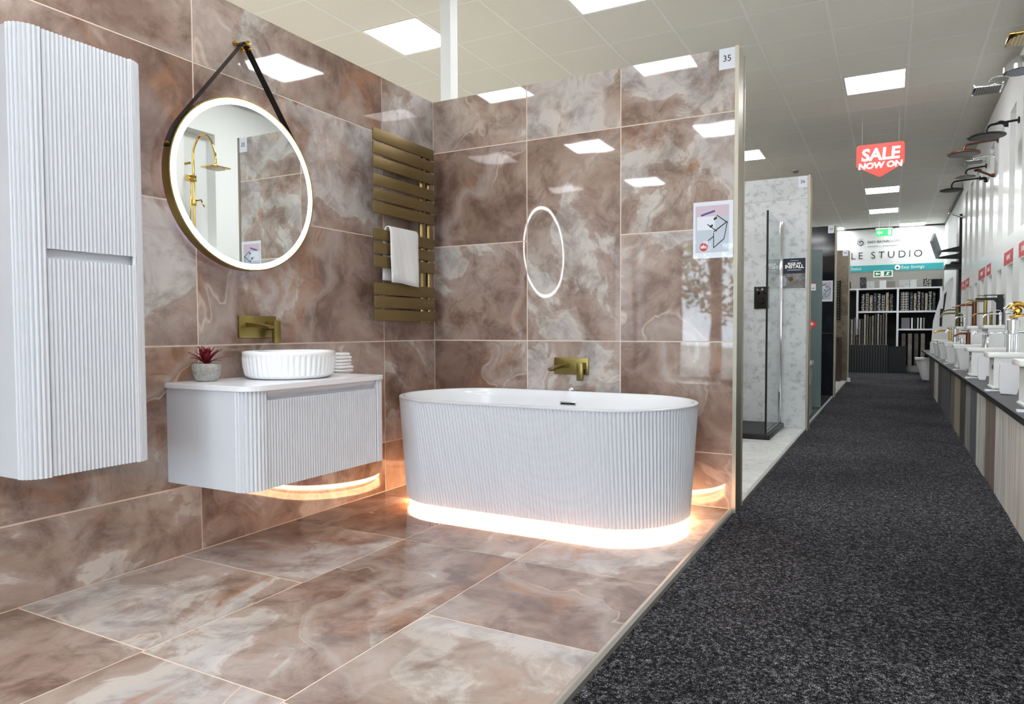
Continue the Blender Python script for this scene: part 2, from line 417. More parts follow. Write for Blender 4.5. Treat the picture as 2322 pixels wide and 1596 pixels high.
# ---- the next display bays along the aisle
def bay(y0, y1, th, wallmat, flmat, rows, fx=1.92, wname='wall_bay', lbl='', flbl='', n=4):
    w = struct(wname, boxm(-.13, fx-.004, y1+.004, y1+th, FL, 2.41), m_grout, lbl)
    for x0, x1 in ((0, .66), (.66, 1.29), (1.29, fx-.003)):
        for z0, z1 in zip(rows, rows[1:]): finish('wall_tile', boxm(x0+.0012, x1-.0012, y1, y1+.01, z0+.0012, z1-.0012), wallmat, w)
    f = struct('floor_'+wname.split('_', 1)[1], boxm(0, fx-.02, y0, y1, FL, -.002), m_grout, flbl)
    ny = max(2, round((y1-y0)/1.2))
    for x0, x1 in ((0, .66), (.66, 1.29), (1.29, fx-.02)):
        for k in range(ny): finish('floor_tile', boxm(x0+.001, x1-.001, y0+(y1-y0)*k/ny+.001, y0+(y1-y0)*(k+1)/ny-.001, -.01, 0), flmat, f)
    end_trim(n, fx-.003, y1, y1+th, 2.42)
    struct('trim_%d' % (n+1), boxm(fx-.02, fx+.004, y0, y1, FL, .003), m_alu, 'metal strip edging a display bay floor')
bay(.18, 3.3, .15, m_conc, m_stonef, (0, .46, 1.33, 2.2, 2.415), 1.935, 'wall_concrete_bay', 'pale grey concrete effect wall panels of the shower display', 'pale stone floor tiles of the shower display', 4)
bay(3.47, 6.9, .15, m_slate, m_darkfl, (0, .9, 1.5, 2.1, 2.43), 1.925, 'wall_black_bay', 'black marble wall panels of the third display', 'dark glossy floor tiles of the third display', 6)
bay(7.07, 10.3, .13, m_brown, m_stonef, (0, .6, 1.2, 1.8, 2.44), 1.925, 'wall_brown_bay', 'rough brown stone wall panels of the fourth display', 'pale floor tiles of the fourth display', 8)
struct('wall_side', boxm(-.13, -.002, .16, 10.3, FL, 2.41), m_paintw, 'plain back wall of the display bays')

# ---- outer walls
struct('wall_far', boxm(XL-.15, XL, YF, YE, -.12, CEIL+.1), m_paintw, 'plain white far shop wall')
we = struct('wall_end', boxm(XL, XR+.15, YE, YE+.15, -.12, CEIL+.1), m_paintw, 'white end wall carrying the studio lettering')
finish('lower_paint', boxm(XL, XR, YE-.004, YE, FL, 2.35), m_greyw, we)
finish('teal_band', boxm(XL, XR-.02, YE-.008, YE, 2.35, 2.503), m_teal, we)
finish('shadow_gap', boxm(XL, XR, YE-.03, YE, CEIL-.03, CEIL-.002), m_black, we)
T = lambda *a, **k: text('lettering', *a, we, **k)
def zc(x, y): p = pix(x, y, 1, YE-.006); return p
pL, pO = zc(1928, 578), zc(2092, 571)
# TILE STUDIO: one letter per spot, measured on the wall
for ch, x in zip('LESTUDIO', (1934.5, 1951.5, 1980, 1999, 2021, 2045.5, 2063, 2082)):
    p = zc(x, 577.4-(x-1934)*.05); text('lettering', ch, .235, (p.x, YE-.006, 2.735), '-Y', m_ink, we, bold=-.002)
for ch, x in zip('TI', (1.33, 1.51)): text('lettering', ch, .235, (x, YE-.006, 2.735), '-Y', m_ink, we, bold=-.002)
p = zc(2002, 546); text('lettering', 'EASY BATHROOMS', .082, (p.x+.02, YE-.006, 3.06), '-Y', m_ink, we, spacing=1.02)
bm = B()
for k in range(16):
    x = p.x-.33+k*.042
    if k in (6, 7): continue
    box(bm, x, x+.026, YE-.008, YE-.004, 2.952, 2.966)
finish('tagline_print', bm, plain('grey_ink', '#8b8f94', .6), we)['kind'] = 'stuff'
bm = B(); q = zc(1952, 550); sp = []
for k in range(60):
    t = k/59; a = 2.0+t*4.2*PI/1.3; r_ = .015+.075*t; sp.append((q.x+r_*math.cos(-a+.6), YE-.008, q.z+r_*math.sin(-a+.6)))
tube(bm, sp, .006, 5, rads=[.003+.005*math.sin(PI*min(1, k/50)) for k in range(60)]); finish('swirl_emblem', bm, m_ink, we)
text('lettering', 'Easy Savings', .10, (zc(2067, 605).x+.02, YE-.010, 2.43), '-Y', m_inkw, we, shear=.15)
text('lettering', 'Easy Choice', .10, (zc(1944, 610).x-.16, YE-.010, 2.43), '-Y', m_inkw, we, shear=.15)
q = zc(2035, 606); finish('round_emblem', lathe(B(), [(.062, 0), (.062, .006)], (q.x, YE-.014, 2.43), 24, 1), m_inkw, we)
finish('round_emblem', lathe(B(), [(.022, 0), (.022, .004)], (q.x, YE-.018, 2.425), 16, 1), m_ink, we)

# ---- right wall: white slatted panelling with recessed slots
wr = struct('wall_right', boxm(XR, XR+.15, YF, YE, -.12, CEIL+.1), m_paintw, 'white right wall behind the slatted panelling')
Y0S, Y1S, PX = -2.42, 8.5, 3.6
finish('top_rail', boxm(PX, XR, Y0S, Y1S, 2.93, 3.28), m_slatw, wr)
finish('middle_rail', boxm(PX, XR, Y0S, Y1S, 1.535, 1.80), m_slatw, wr)
finish('bottom_rail', boxm(PX, XR, Y0S, Y1S, .50, .62), m_slatw, wr)
s0 = .734-.7*5; edges = [Y0S]
for k in range(16):
    a, b = s0+.7*k+(.35 if 0 else 0), s0+.7*k+.34
    if a > Y0S and b < Y1S: edges += [a, b]
edges.append(Y1S)
for a, b in zip(edges[::2], edges[1::2]):
    finish('slat', boxm(PX, XR, a, b, 1.80, 2.93), m_slatw, wr); finish('slat', boxm(PX, XR, a, b, .62, 1.535), m_slatw, wr)
struct('trim_10', boxm(XR-.02, XR, 8.5, YE, CEIL-.04, CEIL-.003), m_black, 'black shadow gap line along the ceiling edge')

# ---- shop front with daylight behind the camera
wf = struct('wall_front', boxm(XL, -1.05, YF-.15, YF, -.12, CEIL+.1), m_paintw, 'plain shop front wall beside the glazing')
finish('lintel', boxm(-1.05, XR+.15, YF-.15, YF, 2.65, CEIL+.1), m_paintw, wf)
finish('sill', boxm(-1.05, XR+.15, YF-.12, YF, -.12, .06), m_greyw, wf)
wd = struct('window_1', boxm(-1.05, XR, YF-.06, YF-.052, .06, 2.65), m_glass, 'tall shop front glazing')
for x in (-1.05, -.42, .72, 1.9, 3.05, XR-.06): finish('mullion', boxm(x, x+(.2 if x == -.42 else .06), YF-.09, YF-.02, .06, 2.65), m_greyw, wd)
struct('ground', boxm(-30, 30, -40, YF-.15, -.14, -.10), m_pave, 'pale pavement outside the shop window')

# ================================================================== THE PINK BATH DISPLAY
# ---- freestanding ribbed bath
TX, TY = 1.0, -.425
def stadium(a, b, n_end=None, off=0.0, per_rib=6, ribs=222, depth=.0):
    """points round a stadium, outward offset off, ribs as |sin| bumps; starts at the right-end front"""
    Ls = 2*(a-b); Lc = PI*b; tot = 2*Ls+2*Lc; out = []; N = ribs*per_rib
    for i in range(N):
        s = tot*i/N; k = off+depth*abs(math.sin(PI*i/per_rib))
        if s < Lc:
            t = -PI/2+s/b; x, y, nx, ny = a-b+b*math.cos(t), b*math.sin(t), math.cos(t), math.sin(t)
        elif s < Lc+Ls: x, y, nx, ny = a-b-(s-Lc), b, 0, 1
        elif s < 2*Lc+Ls:
            t = PI/2+(s-Lc-Ls)/b; x, y, nx, ny = -(a-b)+b*math.cos(t), b*math.sin(t), math.cos(t), math.sin(t)
        else: x, y, nx, ny = -(a-b)+(s-2*Lc-Ls), -b, 0, -1
        out.append((TX+x+nx*k, TY+y+ny*k))
    return out
def lvl(pts, z): return [(x, y, z) for x, y in pts]
bath = thing('freestanding_bath', (TX, TY, 0), 'white oval freestanding bath with vertical ribs and glowing base', 'bath')
A1, B1, A0, B0, ZR, ZS = .8308, .4075, .797, .360, .594, .043
bm = B(); loops = []
for k in range(5):
    t = k/4; a, b = A0+(A1-A0)*t, B0+(B1-B0)*t; loops.append(lvl(stadium(a, b, off=-.009, depth=.009), ZS+(ZR-.012-ZS)*t))
loops.append(lvl(stadium(A1, B1, off=0), ZR-.010)); loops.append(lvl(stadium(A1, B1, off=.001), ZR-.003)); loops.append(lvl(stadium(A1, B1, off=-.003), ZR))
loops.append(lvl(stadium(A1, B1, off=-.02), ZR))
bm0 = rings(bm, loops, True, False); finish('shell', bm0, m_satin, bath, .6)
bm = B(); loops = []
for off, z in ((-.02, ZR), (-.026, ZR-.004), (-.034, ZR-.05), (-.05, .40), (-.075, .24), (-.11, .17), (-.17, .145), (-.25, .14)):
    loops.append(lvl(stadium(A1, B1, off=off, per_rib=1), z))
rings(bm, loops, False, True); finish('basin', bm, m_acryl, bath, 3)
finish('plinth', rings(B(), [lvl(stadium(A0, B0, off=-.035, per_rib=1), z) for z in (0, .012)]), m_white, bath)
bm = B(); rings(bm, [lvl(stadium(A0, B0, off=-.026, per_rib=1), .0122), lvl(stadium(A0, B0, off=-.016, per_rib=1), .014), lvl(stadium(A0, B0, off=-.016, per_rib=1), .040), lvl(stadium(A0, B0, off=-.022, per_rib=1), .0428)])
finish('led_strip', bm, m_led_warm, bath)
# overflow on the inside of the far wall
q = pix(1288, 915, 1, TY+B1-.038)
ov = finish('overflow_plate', boxm(q.x-.052, q.x+.052, q.y-.004, q.y+.006, q.z-.012, q.z+.012, bev=.003), m_chrome, bath)
finish('overflow_slot', boxm(q.x-.044, q.x+.044, q.y-.0055, q.y-.003, q.z-.005, q.z+.004), m_black, ov)
# chrome stub on the wall just above the rim
q = pix(1296, 883, 1, 0); k = thing('wall_stub', (q.x, 0, q.z), 'tiny round chrome stub on the tiles above the bath rim', 'pipe stub')
finish('flange', lathe(B(), [(.013, 0), (.013, -.006), (.009, -.008)], (q.x, 0, q.z), 20, 1), m_chrome, k, .6)
finish('cap', lathe(B(), [(.008, -.008), (.008, -.022), (.003, -.024)], (q.x, 0, q.z), 20, 1), m_white, k, .6)

# ---- wall mounted mixers (plate, flat spout, lever)
def wall_mixer(label, f, L, x0, x1, z0, z1, xs, xh, sl, loc, zs):
    """f maps (along the wall, out from the wall, up) to the room"""
    t = thing('wall_mixer_tap', loc, label, 'tap')
    def bx(name, a0, a1, o0, o1, h0, h1, bev=.004):
        bm = boxm(a0, a1, o0, o1, h0, h1, bev=bev)
        for v in bm.verts: v.co = Vector(f(*v.co))
        return finish(name, bm, m_brass, t, .7)
    bx('plate', x0, x1, 0, .012, z0, z1)
    bm = B(); n = 8; lp = []
    for k in range(n+1):
        o = .01+sl*k/n; w = .019; hh = .011-.006*k/n; zz = zs-.012*(k/n)**2
        lp.append([f(a, o, h) for a, h in ((xs-w, zz-hh), (xs+w, zz-hh), (xs+w, zz+hh), (xs-w, zz+hh))])
    rings(bm, lp); sp = finish('spout', bm, m_brass, t, .7)
    bm = boxm(xs-.014, xs+.014, sl-.012, sl+.004, zs-.0225, zs-.0175)
    for v in bm.verts: v.co = Vector(f(*v.co))
    finish('aerator', bm, m_black, sp)
    bx('cartridge', xh-.02, xh+.02, .01, .048, zs-.02, zs+.02, .006)
    lv = bx('lever', xh-.02, xh+.02, .046, .066, zs-.085, zs+.022, .006)
    return t
p0, p1 = pix(1258, 810, 1, 0), pix(1336, 850, 1, 0)
wall_mixer('brushed brass bath mixer on the tiles above the white bath', lambda a, o, h: (a, -o, h), 0, p0.x, p1.x, p1.z, p0.z, pix(1286, 830, 1, 0).x-.002, pix(1324, 830, 1, 0).x, .205, (p0.x+.1, 0, p1.z), .742)
wall_mixer('brushed brass basin mixer on the tiles below the round mirror', lambda a, o, h: (o, a, h), 0, -1.495, -1.285, .915, 1.018, -1.44, -1.325, .15, (0, -1.39, .915), .975)

# ---- vanity unit with ribbed drawer
VY0, VY1, VX, VZ0, VZ1 = -1.842, -1.068, .478, .325, .716
van = thing('vanity_unit', (0, (VY0+VY1)/2, VZ0), 'white wall hung vanity unit with ribbed drawer front', 'vanity unit')
def cabinet_outline(y0, y1, x, r, d0, d1, step, pitch, dep, rf=None):
    rf = rf or r
    near = [(x-r+r*math.sin(t), y0+r-r*math.cos(t)) for t in [PI/2*k/10 for k in range(11)]]+[(x, d0)]
    far = [(x, d1)]+[(x-rf+rf*math.cos(t), y1-rf+rf*math.sin(t)) for t in [PI/2*k/10 for k in range(11)]]
    return [(.001, y0), (x-r, y0)]+flute(near, pitch, dep)[1:]+[(x-step, d0), (x-step, d1)]+flute(far, pitch, dep)+[(.001, y1)]
def door(parent, name, y0, y1, x, step, z0, z1, pitch, dep, mat, gap=.0025):
    pts = [(x-step+.001, y1-gap), (x-step+.001, y0+gap)]+flute([(x-.002, y0+gap), (x-.002, y1-gap)], pitch, dep)
    return finish(name, prism(B(), pts, z0, z1), mat, parent, .5)
D0, D1 = -1.752, -1.118
finish('body', prism(B(), cabinet_outline(VY0, VY1, VX, .07, D0, D1, .022, .0148, .0065, .03), VZ0, VZ1), m_satin, van, .5)
door(van, 'drawer_front', D0, D1, VX, .022, VZ0+.002, .676, .0138, .0065, m_satin)
finish('finger_rail', prism(B(), [(VX-.023, .682), (VX-.002, .704), (VX-.002, VZ1-.001), (VX-.023, VZ1-.001)], D0+.003, D1-.003, lambda a, b, z: (a, z, b)), m_satin, van)
cr = .075; cx1 = VX+.018
ct = [(.001, VY0-.006)]+[(cx1-cr+cr*math.sin(t), VY0-.006+cr-cr*math.cos(t)) for t in [PI/2*k/10 for k in range(11)]]+[(cx1, VY1-.06), (VX+.012, VY1-.02)]+[(VX-.008+.012*math.cos(t), VY1-.010+.012*math.sin(t)) for t in [PI/2*k/4 for k in range(5)]]+[(.001, VY1+.002)]
bm = prism(B(), ct, VZ1, .7365); bmesh.ops.bevel(bm, geom=[e for e in bm.edges if e.verts[0].co.z > .73 and e.verts[1].co.z > .73], offset=.003, segments=2, affect='EDGES')
finish('countertop', bm, m_white, van, .6)
ZV = .7365

# ---- tall cabinet
tc = thing('tall_cabinet', (0, -2.295, .488), 'tall white wall hung cabinet with two ribbed doors', 'cabinet')
TY0, TY1, TXX, TZ0, TZ1 = -2.492, -2.10, .30, .488, 1.884
finish('body', prism(B(), cabinet_outline(TY0, TY1, TXX, .055, -2.425, -2.132, .02, .0128, .006), TZ0, TZ1), m_satin, tc, .5)
door(tc, 'door', -2.425, -2.132, TXX, .02, 1.207, TZ1-.002, .0124, .006, m_satin)
door(tc, 'door', -2.425, -2.132, TXX, .02, TZ0+.002, 1.176, .0124, .006, m_satin)

# ---- ribbed round basin on the vanity
bx_ = .225; c = pix(657, 825, 0, bx_); by_ = c.y; bw = 99.5*(c-CAM).dot(fw)/F
basin = thing('vessel_basin', (bx_, by_, ZV), 'round white ceramic basin with ribbed outside on the vanity', 'basin')
def ring_r(r_, z, ribs=50, dep=0.0, per=6):
    N = ribs*per; return [(bx_+(r_+dep*abs(math.sin(PI*i/per)))*math.cos(2*PI*i/N), by_+(r_+dep*abs(math.sin(PI*i/per)))*math.sin(2*PI*i/N), z) for i in range(N)]
H = .122
bm = rings(B(), [ring_r(bw*.80, ZV+.0005), ring_r(bw*.86, ZV+.004), ring_r(bw*.92, ZV+.012), ring_r(bw*.935, ZV+.02, dep=.004), ring_r(bw*.955, ZV+H*.45, dep=.0065), ring_r(bw*.968, ZV+H*.74, dep=.0065), ring_r(bw*.985, ZV+H*.82, dep=.002), ring_r(bw, ZV+H*.88), ring_r(bw, ZV+H-.003), ring_r(bw-.003, ZV+H), ring_r(bw-.009, ZV+H), ring_r(bw-.012, ZV+H-.004)], True, False)
finish('bowl', bm, m_ceram, basin, 1.0)
bm = rings(B(), [ring_r(bw-.012, ZV+H-.004, per=2), ring_r(bw-.022, ZV+H*.5, per=2), ring_r(bw-.05, ZV+.035, per=2), ring_r(bw*.4, ZV+.022, per=2), ring_r(.03, ZV+.02, per=2)], False, True)
finish('inside', bm, m_ceram, basin, 3)
finish('waste', lathe(B(), [(.03, .018), (.03, .024), (.012, .026)], (bx_, by_, ZV), 20), m_brass, basin, .6)

# ---- potted red succulent
c = pix(468, 830, 0, .085); px_, py_ = .085, c.y; pr = .056
plant = thing('potted_succulent', (px_, py_, ZV), 'burgundy spiky succulent in a rough grey stone pot on the vanity', 'plant')
pot = finish('pot', lathe(B(), [(pr*.60, 0), (pr*.76, .008), (pr*.93, .03), (pr, .058), (pr, .074), (pr-.006, .076), (pr-.008, .068)], (px_, py_, ZV), 40), m_pot, plant, .8)
finish('soil', lathe(B(), [(pr-.009, .06), (pr-.010, .067)], (px_, py_, ZV), 24), m_dark, plant)
rng = random.Random(3)
for k in range(22):
    a = k*2.39996; ri = k/21; el = .12+1.25*ri+rng.uniform(-.08, .08); Ln = (.088 if ri < .5 else .074)+rng.uniform(-.008, .01)
    bm = B(); lp = []; n = 8; d = Vector((math.cos(a), math.sin(a), 0)); side = Vector((-math.sin(a), math.cos(a), 0)); pos = Vector((px_, py_, ZV+.072))+d*.004; e = el+.45
    for i in range(n+1):
        t = i/n; w = .0105*math.sin(PI*min(.985, .22+.77*t))**.8+.0008
        up = (d*-math.sin(e)+Vector((0, 0, math.cos(e))))
        lp.append([pos-side*w+up*.003*(1-t), pos-up*.002, pos+side*w+up*.003*(1-t), pos+up*.0012])
        pos = pos+(d*math.cos(e)+Vector((0, 0, math.sin(e))))*(Ln/n); e -= .75/n if t < .7 else -.35/n
    rings(bm, lp); finish('leaf', bm, m_leaf, plant, .9)

# ---- folded white towels behind the basin
c = pix(770, 846, 2, ZV); q = Vector((.19, c.y, ZV)); q = pix(768, 825, 0, .13)
tw = thing('folded_towel', (q.x, q.y, ZV), 'small stack of folded white towel behind the basin', 'towel')
for k in range(6):
    z = ZV+.0005+k*.0165; s = .055-.0016*k+.003*math.sin(k*2.1)
    bm = boxm(q.x-s*1.05, q.x+s*1.05, q.y-s*.85, q.y+s*.85, z, z+.0162, bev=.0075, seg=3)
    finish('fold', bm, m_towel, tw, 3)

# ---- round mirror on a strap
MY, MZ, MR = -1.467, 1.602, .382
mir = thing('round_mirror', (0.012, MY, MZ-MR), 'round wall mirror with lit white rim hanging from black strap', 'mirror')
def annulus(r0_, r1_, x0, x1, n=96):
    bm = B(); lp = []
    for r_, x in ((r0_, x0), (r1_, x0), (r1_, x1), (r0_, x1)):
        lp.append([(x, MY+r_*math.cos(2*PI*i/n), MZ+r_*math.sin(2*PI*i/n)) for i in range(n)])
    return rings(bm, lp+[lp[0]], False, False) if 0 else closed_rings(bm, lp)
def closed_rings(bm, lp):
    L = [[bm.verts.new(p) for p in l] for l in lp]; n = len(L[0])
    for a, b in zip(L, L[1:]+L[:1]):
        for i in range(n): bm.faces.new((a[i], a[(i+1) % n], b[(i+1) % n], b[i]))
    return bm
finish('frame', annulus(MR-.006, MR, .012, .058), m_brass, mir, .6)
finish('back_panel', lathe(B(), [(MR-.007, .020), (MR-.007, .050)], (0, MY, MZ), 96, 0), m_white, mir)
finish('halo_strip', annulus(MR-.05, MR-.035, .012, .019), m_led_halo, mir)
finish('light_ring', annulus(MR-.031, MR-.007, .0505, .0565), m_led_cool, mir, .6)
finish('glass', lathe(B(), [(MR-.0315, .0505), (MR-.0315, .0560)], (0, MY, MZ), 96, 0), m_mirror, mir, .6)
PY, PZ = -1.462, 2.236
def ribbon(pts, w0, w1, th, mat, name, par):
    lp = []; n = len(pts)
    for i, (y, z) in enumerate(pts):
        a = Vector(pts[max(0, i-1)]); b = Vector(pts[min(n-1, i+1)]); d = (b-a).normalized(); nx = Vector((-d.y, d.x))*th
        lp.append([(w0, y-nx.x, z-nx.y), (w1, y-nx.x, z-nx.y), (w1, y+nx.x, z+nx.y), (w0, y+nx.x, z+nx.y)])
    return finish(name, rings(B(), lp), mat, par, .5)
D = PZ-.012-MZ; ta = math.acos((MR+.003)/math.hypot(D, PY-MY))
base_a = math.atan2(D, PY-MY)
for sgn in (1, -1):
    t_end = base_a+sgn*ta; a_stop = PI-.25 if sgn > 0 else .12
    arcp = [(MY+(MR+.003)*math.cos(t), MZ+(MR+.003)*math.sin(t)) for t in [a_stop+(t_end-a_stop)*i/14 for i in range(15)]]
    ribbon(arcp+[(PY-sgn*.006, PZ+.004)], .016, .05, .0018, m_strap, 'strap', mir)
    t = a_stop
    finish('strap_stud', lathe(B(), [(.009, 0), (.009, .01), (.004, .013)], (.028, MY+(MR+.002)*math.cos(t), MZ+(MR+.002)*math.sin(t)), 14, 0) if 0 else tube(B(), [(.034, MY+(MR+.001)*math.cos(t-.03*sgn), MZ+(MR+.001)*math.sin(t-.03*sgn)), (.034, MY+(MR+.011)*math.cos(t-.03*sgn), MZ+(MR+.011)*math.sin(t-.03*sgn))], .008, 12), m_gold, mir)
ribbon([(PY-.02, PZ-.012), (PY-.012, PZ+.004), (PY, PZ+.009), (PY+.012, PZ+.004), (PY+.02, PZ-.012)], .016, .05, .002, m_strap, 'strap_loop', mir)
peg = finish('peg', lathe(B(), [(.014, .0), (.014, .006), (.006, .008), (.006, .058), (.011, .058), (.011, .066), (.006, .068)], (0, PY, PZ), 20, 0), m_gold, mir, .6)
finish('peg_screw', lathe(B(), [(.007, .05), (.007, .06), (.003, .062)], (0, PY+.016, PZ-.016), 14, 0), m_gold, mir, .6)
finish('peg_screw', lathe(B(), [(.007, .0), (.007, .02), (.003, .022)], (0, PY-.028, PZ+.004), 14, 0), m_gold, mir, .6)
finish('peg_screw', lathe(B(), [(.008, .02), (.008, .04), (.003, .042)], (0, PY-.004, PZ-.026), 14, 0), m_gold, mir, .6)

# ---- flat slat towel radiator
RX = .100
rad = thing('towel_radiator', (0, -.4, 1.0), 'brushed bronze towel radiator of twelve flat slats on the tiled wall', 'radiator')
Yn, Yf = -.682, -.128
for a, b in ((287.6, 315), (318.6, 346), (351, 377.5), (391.6, 418), (424.5, 451), (455, 481), (516, 542), (547.6, 573), (578, 604.6), (639.7, 667), (670, 697), (701.7, 727)):
    z1, z0 = pix(847.5+(a-287)*.009, a, 0, RX).z, pix(847.5+(b-287)*.009, b, 0, RX).z
    finish('slat', boxm(RX-.012, RX, Yn, Yf, z0, z1, bev=.003), m_brasss, rad, .6)
for x in (955, 970.5):
    y = pix(x, 520, 0, .066).y
    finish('pipe', tube(B(), [(.066, y, 1.0), (.066, y, 2.06)], .0155, 16), plain('bronze_pipe_%d' % int(x), '#b39a63', .25, 1), rad, .6)
for z in (1.06, 1.98):
    finish('bracket', tube(B(), [(.0005, -.20, z), (.052, -.20, z)], .011, 12), m_brasss, rad, .6)

# ---- white towel draped over a slat
def towel():
    bm = B(); Y0, Y1 = -.572, -.315; zt = 1.538; nu, nv = 20, 26; th = .006; G = []
    # profile: front drop, over the top, short back drop
    prof = [(.124, 1.222), (.122, 1.30), (.120, 1.38), (.118, 1.46), (.1165, 1.515), (.112, 1.534), (.101, 1.540), (.088, 1.536), (.080, 1.52), (.076, 1.45), (.074, 1.36), (.073, 1.26), (.072, 1.235)]
    def P(s):
        k = s*(len(prof)-1); i = min(int(k), len(prof)-2); t = k-i
        return prof[i][0]*(1-t)+prof[i+1][0]*t, prof[i][1]*(1-t)+prof[i+1][1]*t
    for j in range(nv+1):
        s = j/nv; x, z = P(s); row = []
        for i in range(nu+1):
            u = i/nu; y = Y0+(Y1-Y0)*u
            front = max(0, 1-abs(s-.05)*2.2)
            y2 = y-(.03*(s-.5) if s > .5 else 0)+(.0 if s > .45 else -.014*math.sin(u*PI)*0)-.028*max(0, .35-s)*(u-.2)
            amp = .004*front
            row.append(Vector((x+amp*math.sin(u*9+s*3)+.0012*math.sin(u*31+j), y2, z+.004*math.sin(u*5)*(front)-(.012*u if s < .1 else 0))))
        G.append(row)
    L = [[bm.verts.new(v) for v in r] for r in G]
    for j in range(nv):
        for i in range(nu): bm.faces.new((L[j][i], L[j][i+1], L[j+1][i+1], L[j+1][i]))
    bmesh.ops.recalc_face_normals(bm, faces=bm.faces[:])
    o = finish('hand_towel', bm, m_towel, None, 3)
    md = o.modifiers.new('thickness', 'SOLIDIFY'); md.thickness = .005; md.offset = 0
    return o
tag(towel(), 'white terry hand towel hanging over the bronze radiator', 'towel')

# ---- laminated sheets on the end of the pink wall
def line(bm, f, a, b, w=.0012):
    a, b = Vector(a), Vector(b); d = (b-a).normalized(); n = Vector((-d.y, d.x))*w
    vs = [bm.verts.new(f(*q)) for q in (a-n, b-n, b+n, a+n)]; bm.faces.new(vs)
def a4(x0, z0, w, h, y, label, badge=True):
    t = thing('product_sheet', (x0+w/2, y, z0), label, 'poster')
    f = lambda a, b, o=.0022: (x0+a*w, y-o, z0+b*h)
    finish('paper', boxm(x0, x0+w, y-.0018, y-.0004, z0, z0+h), m_paper, t)
    def quad(name, a0, a1, b0, b1, m, o=.0021):
        bm = B(); bm.faces.new([bm.verts.new(f(*q, o)) for q in ((a0, b0), (a1, b0), (a1, b1), (a0, b1))]); return finish(name, bm, m, t)
    quad('print_panel', .06, .90, .10, .93, m_bluep, .0020); quad('pink_print', .06, .90, .72, .93, m_pinkp, .0022); quad('pale_print', .10, .55, .5, .74, m_paper, .0024)
    bm = B(); g = lambda a, b: f(a, b, .003)
    for a, b in (((.36, .60), (.60, .47)), ((.60, .50), (.84, .62)), ((.84, .62), (.60, .75)), ((.52, .44), (.52, .18)), ((.52, .46), (.86, .63)), ((.86, .63), (.78, .33)), ((.78, .33), (.52, .18)), ((.52, .38), (.38, .31))):
        line(bm, g, a, b, .009)
    for a in ((.46, .55), (.56, .68)): line(bm, g, (a[0]-.04, a[1]), (a[0]+.04, a[1]+.03), .02)
    finish('line_drawing', bm, m_ink, t)
    bm = B(); line(bm, g, (.2, .76), (.55, .83), .018); finish('violet_print', bm, m_inkp, t)
    if badge:
        bd = finish('red_badge', prism(B(), [(x0+w*.27+.022*math.cos(2*PI*k/24), z0+h*.2+.022*math.sin(2*PI*k/24)) for k in range(24)], y-.0034, y-.0022, lambda a, b, z: (a, z, b)), m_inkred, t)
        text('lettering', 'do', .026, (x0+w*.27, y-.0036, z0+h*.205), '-Y', m_inkw, t, bold=.0008, shear=.2)
    finish('sleeve', boxm(x0-.004, x0+w+.002, y-.0052, y-.0046, z0-.004, z0+h+.004), m_sleeve, t)
    return t
a4(1.702, 1.330, .211, .298, 0, 'laminated product sheet with line drawing and red badge on pink tiles')
def number(n, x0, z0, y, label, w=.083, h=.108):
    t = thing('number_card', (x0+w/2, y, z0), label, 'number card')
    finish('paper', boxm(x0, x0+w, y-.0018, y-.0004, z0, z0+h), m_paper, t)
    text('lettering', n, w*.55, (x0+w*.5, y-.0024, z0+h*.5), '-Y', m_ink, t)
    finish('sleeve', boxm(x0-.003, x0+w, y-.0040, y-.0036, z0-.003, z0+h+.004), m_sleeve, t)
number('35', 1.834, 2.305, 0, 'white card reading 35 at the top of the pink wall')

# ================================================================== SHOWER DISPLAY BAY (36)
YB = 3.3
number('36', 1.842, 2.305, YB, 'white card reading 36 at the top of the concrete effect wall')
ps = thing('install_poster', (1.815, YB, 1.345), 'dark blue poster reading book an install on the concrete effect wall', 'poster')
finish('paper', boxm(1.71, 1.92, YB-.002, YB-.0004, 1.345, 1.64), m_paper, ps)
finish('print', boxm(1.713, 1.917, YB-.003, YB-.002, 1.49, 1.637), m_navy, ps)
finish('photo_print', boxm(1.713, 1.917, YB-.003, YB-.002, 1.348, 1.49), concrete('photo_tone', '#3a3f4a', '#8b8880', .4, 9), ps)
text('lettering', 'INSTALL', .046, (1.815, YB-.0036, 1.556), '-Y', m_inkw, ps, bold=.0018)
text('lettering', 'BOOK AN', .026, (1.815, YB-.0036, 1.586), '-Y', m_inkw, ps, bold=.0012)
finish('rule_line', boxm(1.752, 1.878, YB-.0036, YB-.003, 1.522, 1.526), m_inkw, ps); finish('rule_line', boxm(1.778, 1.852, YB-.0036, YB-.003, 1.612, 1.615), m_inkw, ps)
bm = B(); lathe(bm, [(.022, 0), (.022, -.0006)], (1.785, YB-.003, 1.438), 20, 1); finish('round_print', bm, plain('rust_print', '#5a3428', .5), ps)
finish('pale_print', prism(B(), [(1.713, 1.37), (1.735, 1.372), (1.75, 1.43), (1.73, 1.475), (1.713, 1.47)], YB-.0036, YB-.003, lambda a, b, z: (a, z, b)), plain('pale_shirt_print', '#9fa6b5', .5), ps)
# black shower tray
tray = thing('shower_tray', (1.3, 2.86, 0), 'low black slate shower tray on the pale stone floor', 'shower tray')
bm = boxm(.86, 1.735, 2.42, 3.295, 0.0, .045, bev=.005); finish('tray', bm, m_black, tray, .6)
finish('inner_floor', boxm(.90, 1.695, 2.46, 3.255, .0452, .0462), plain('tray_inner', '#1b1b1d', .5), tray)
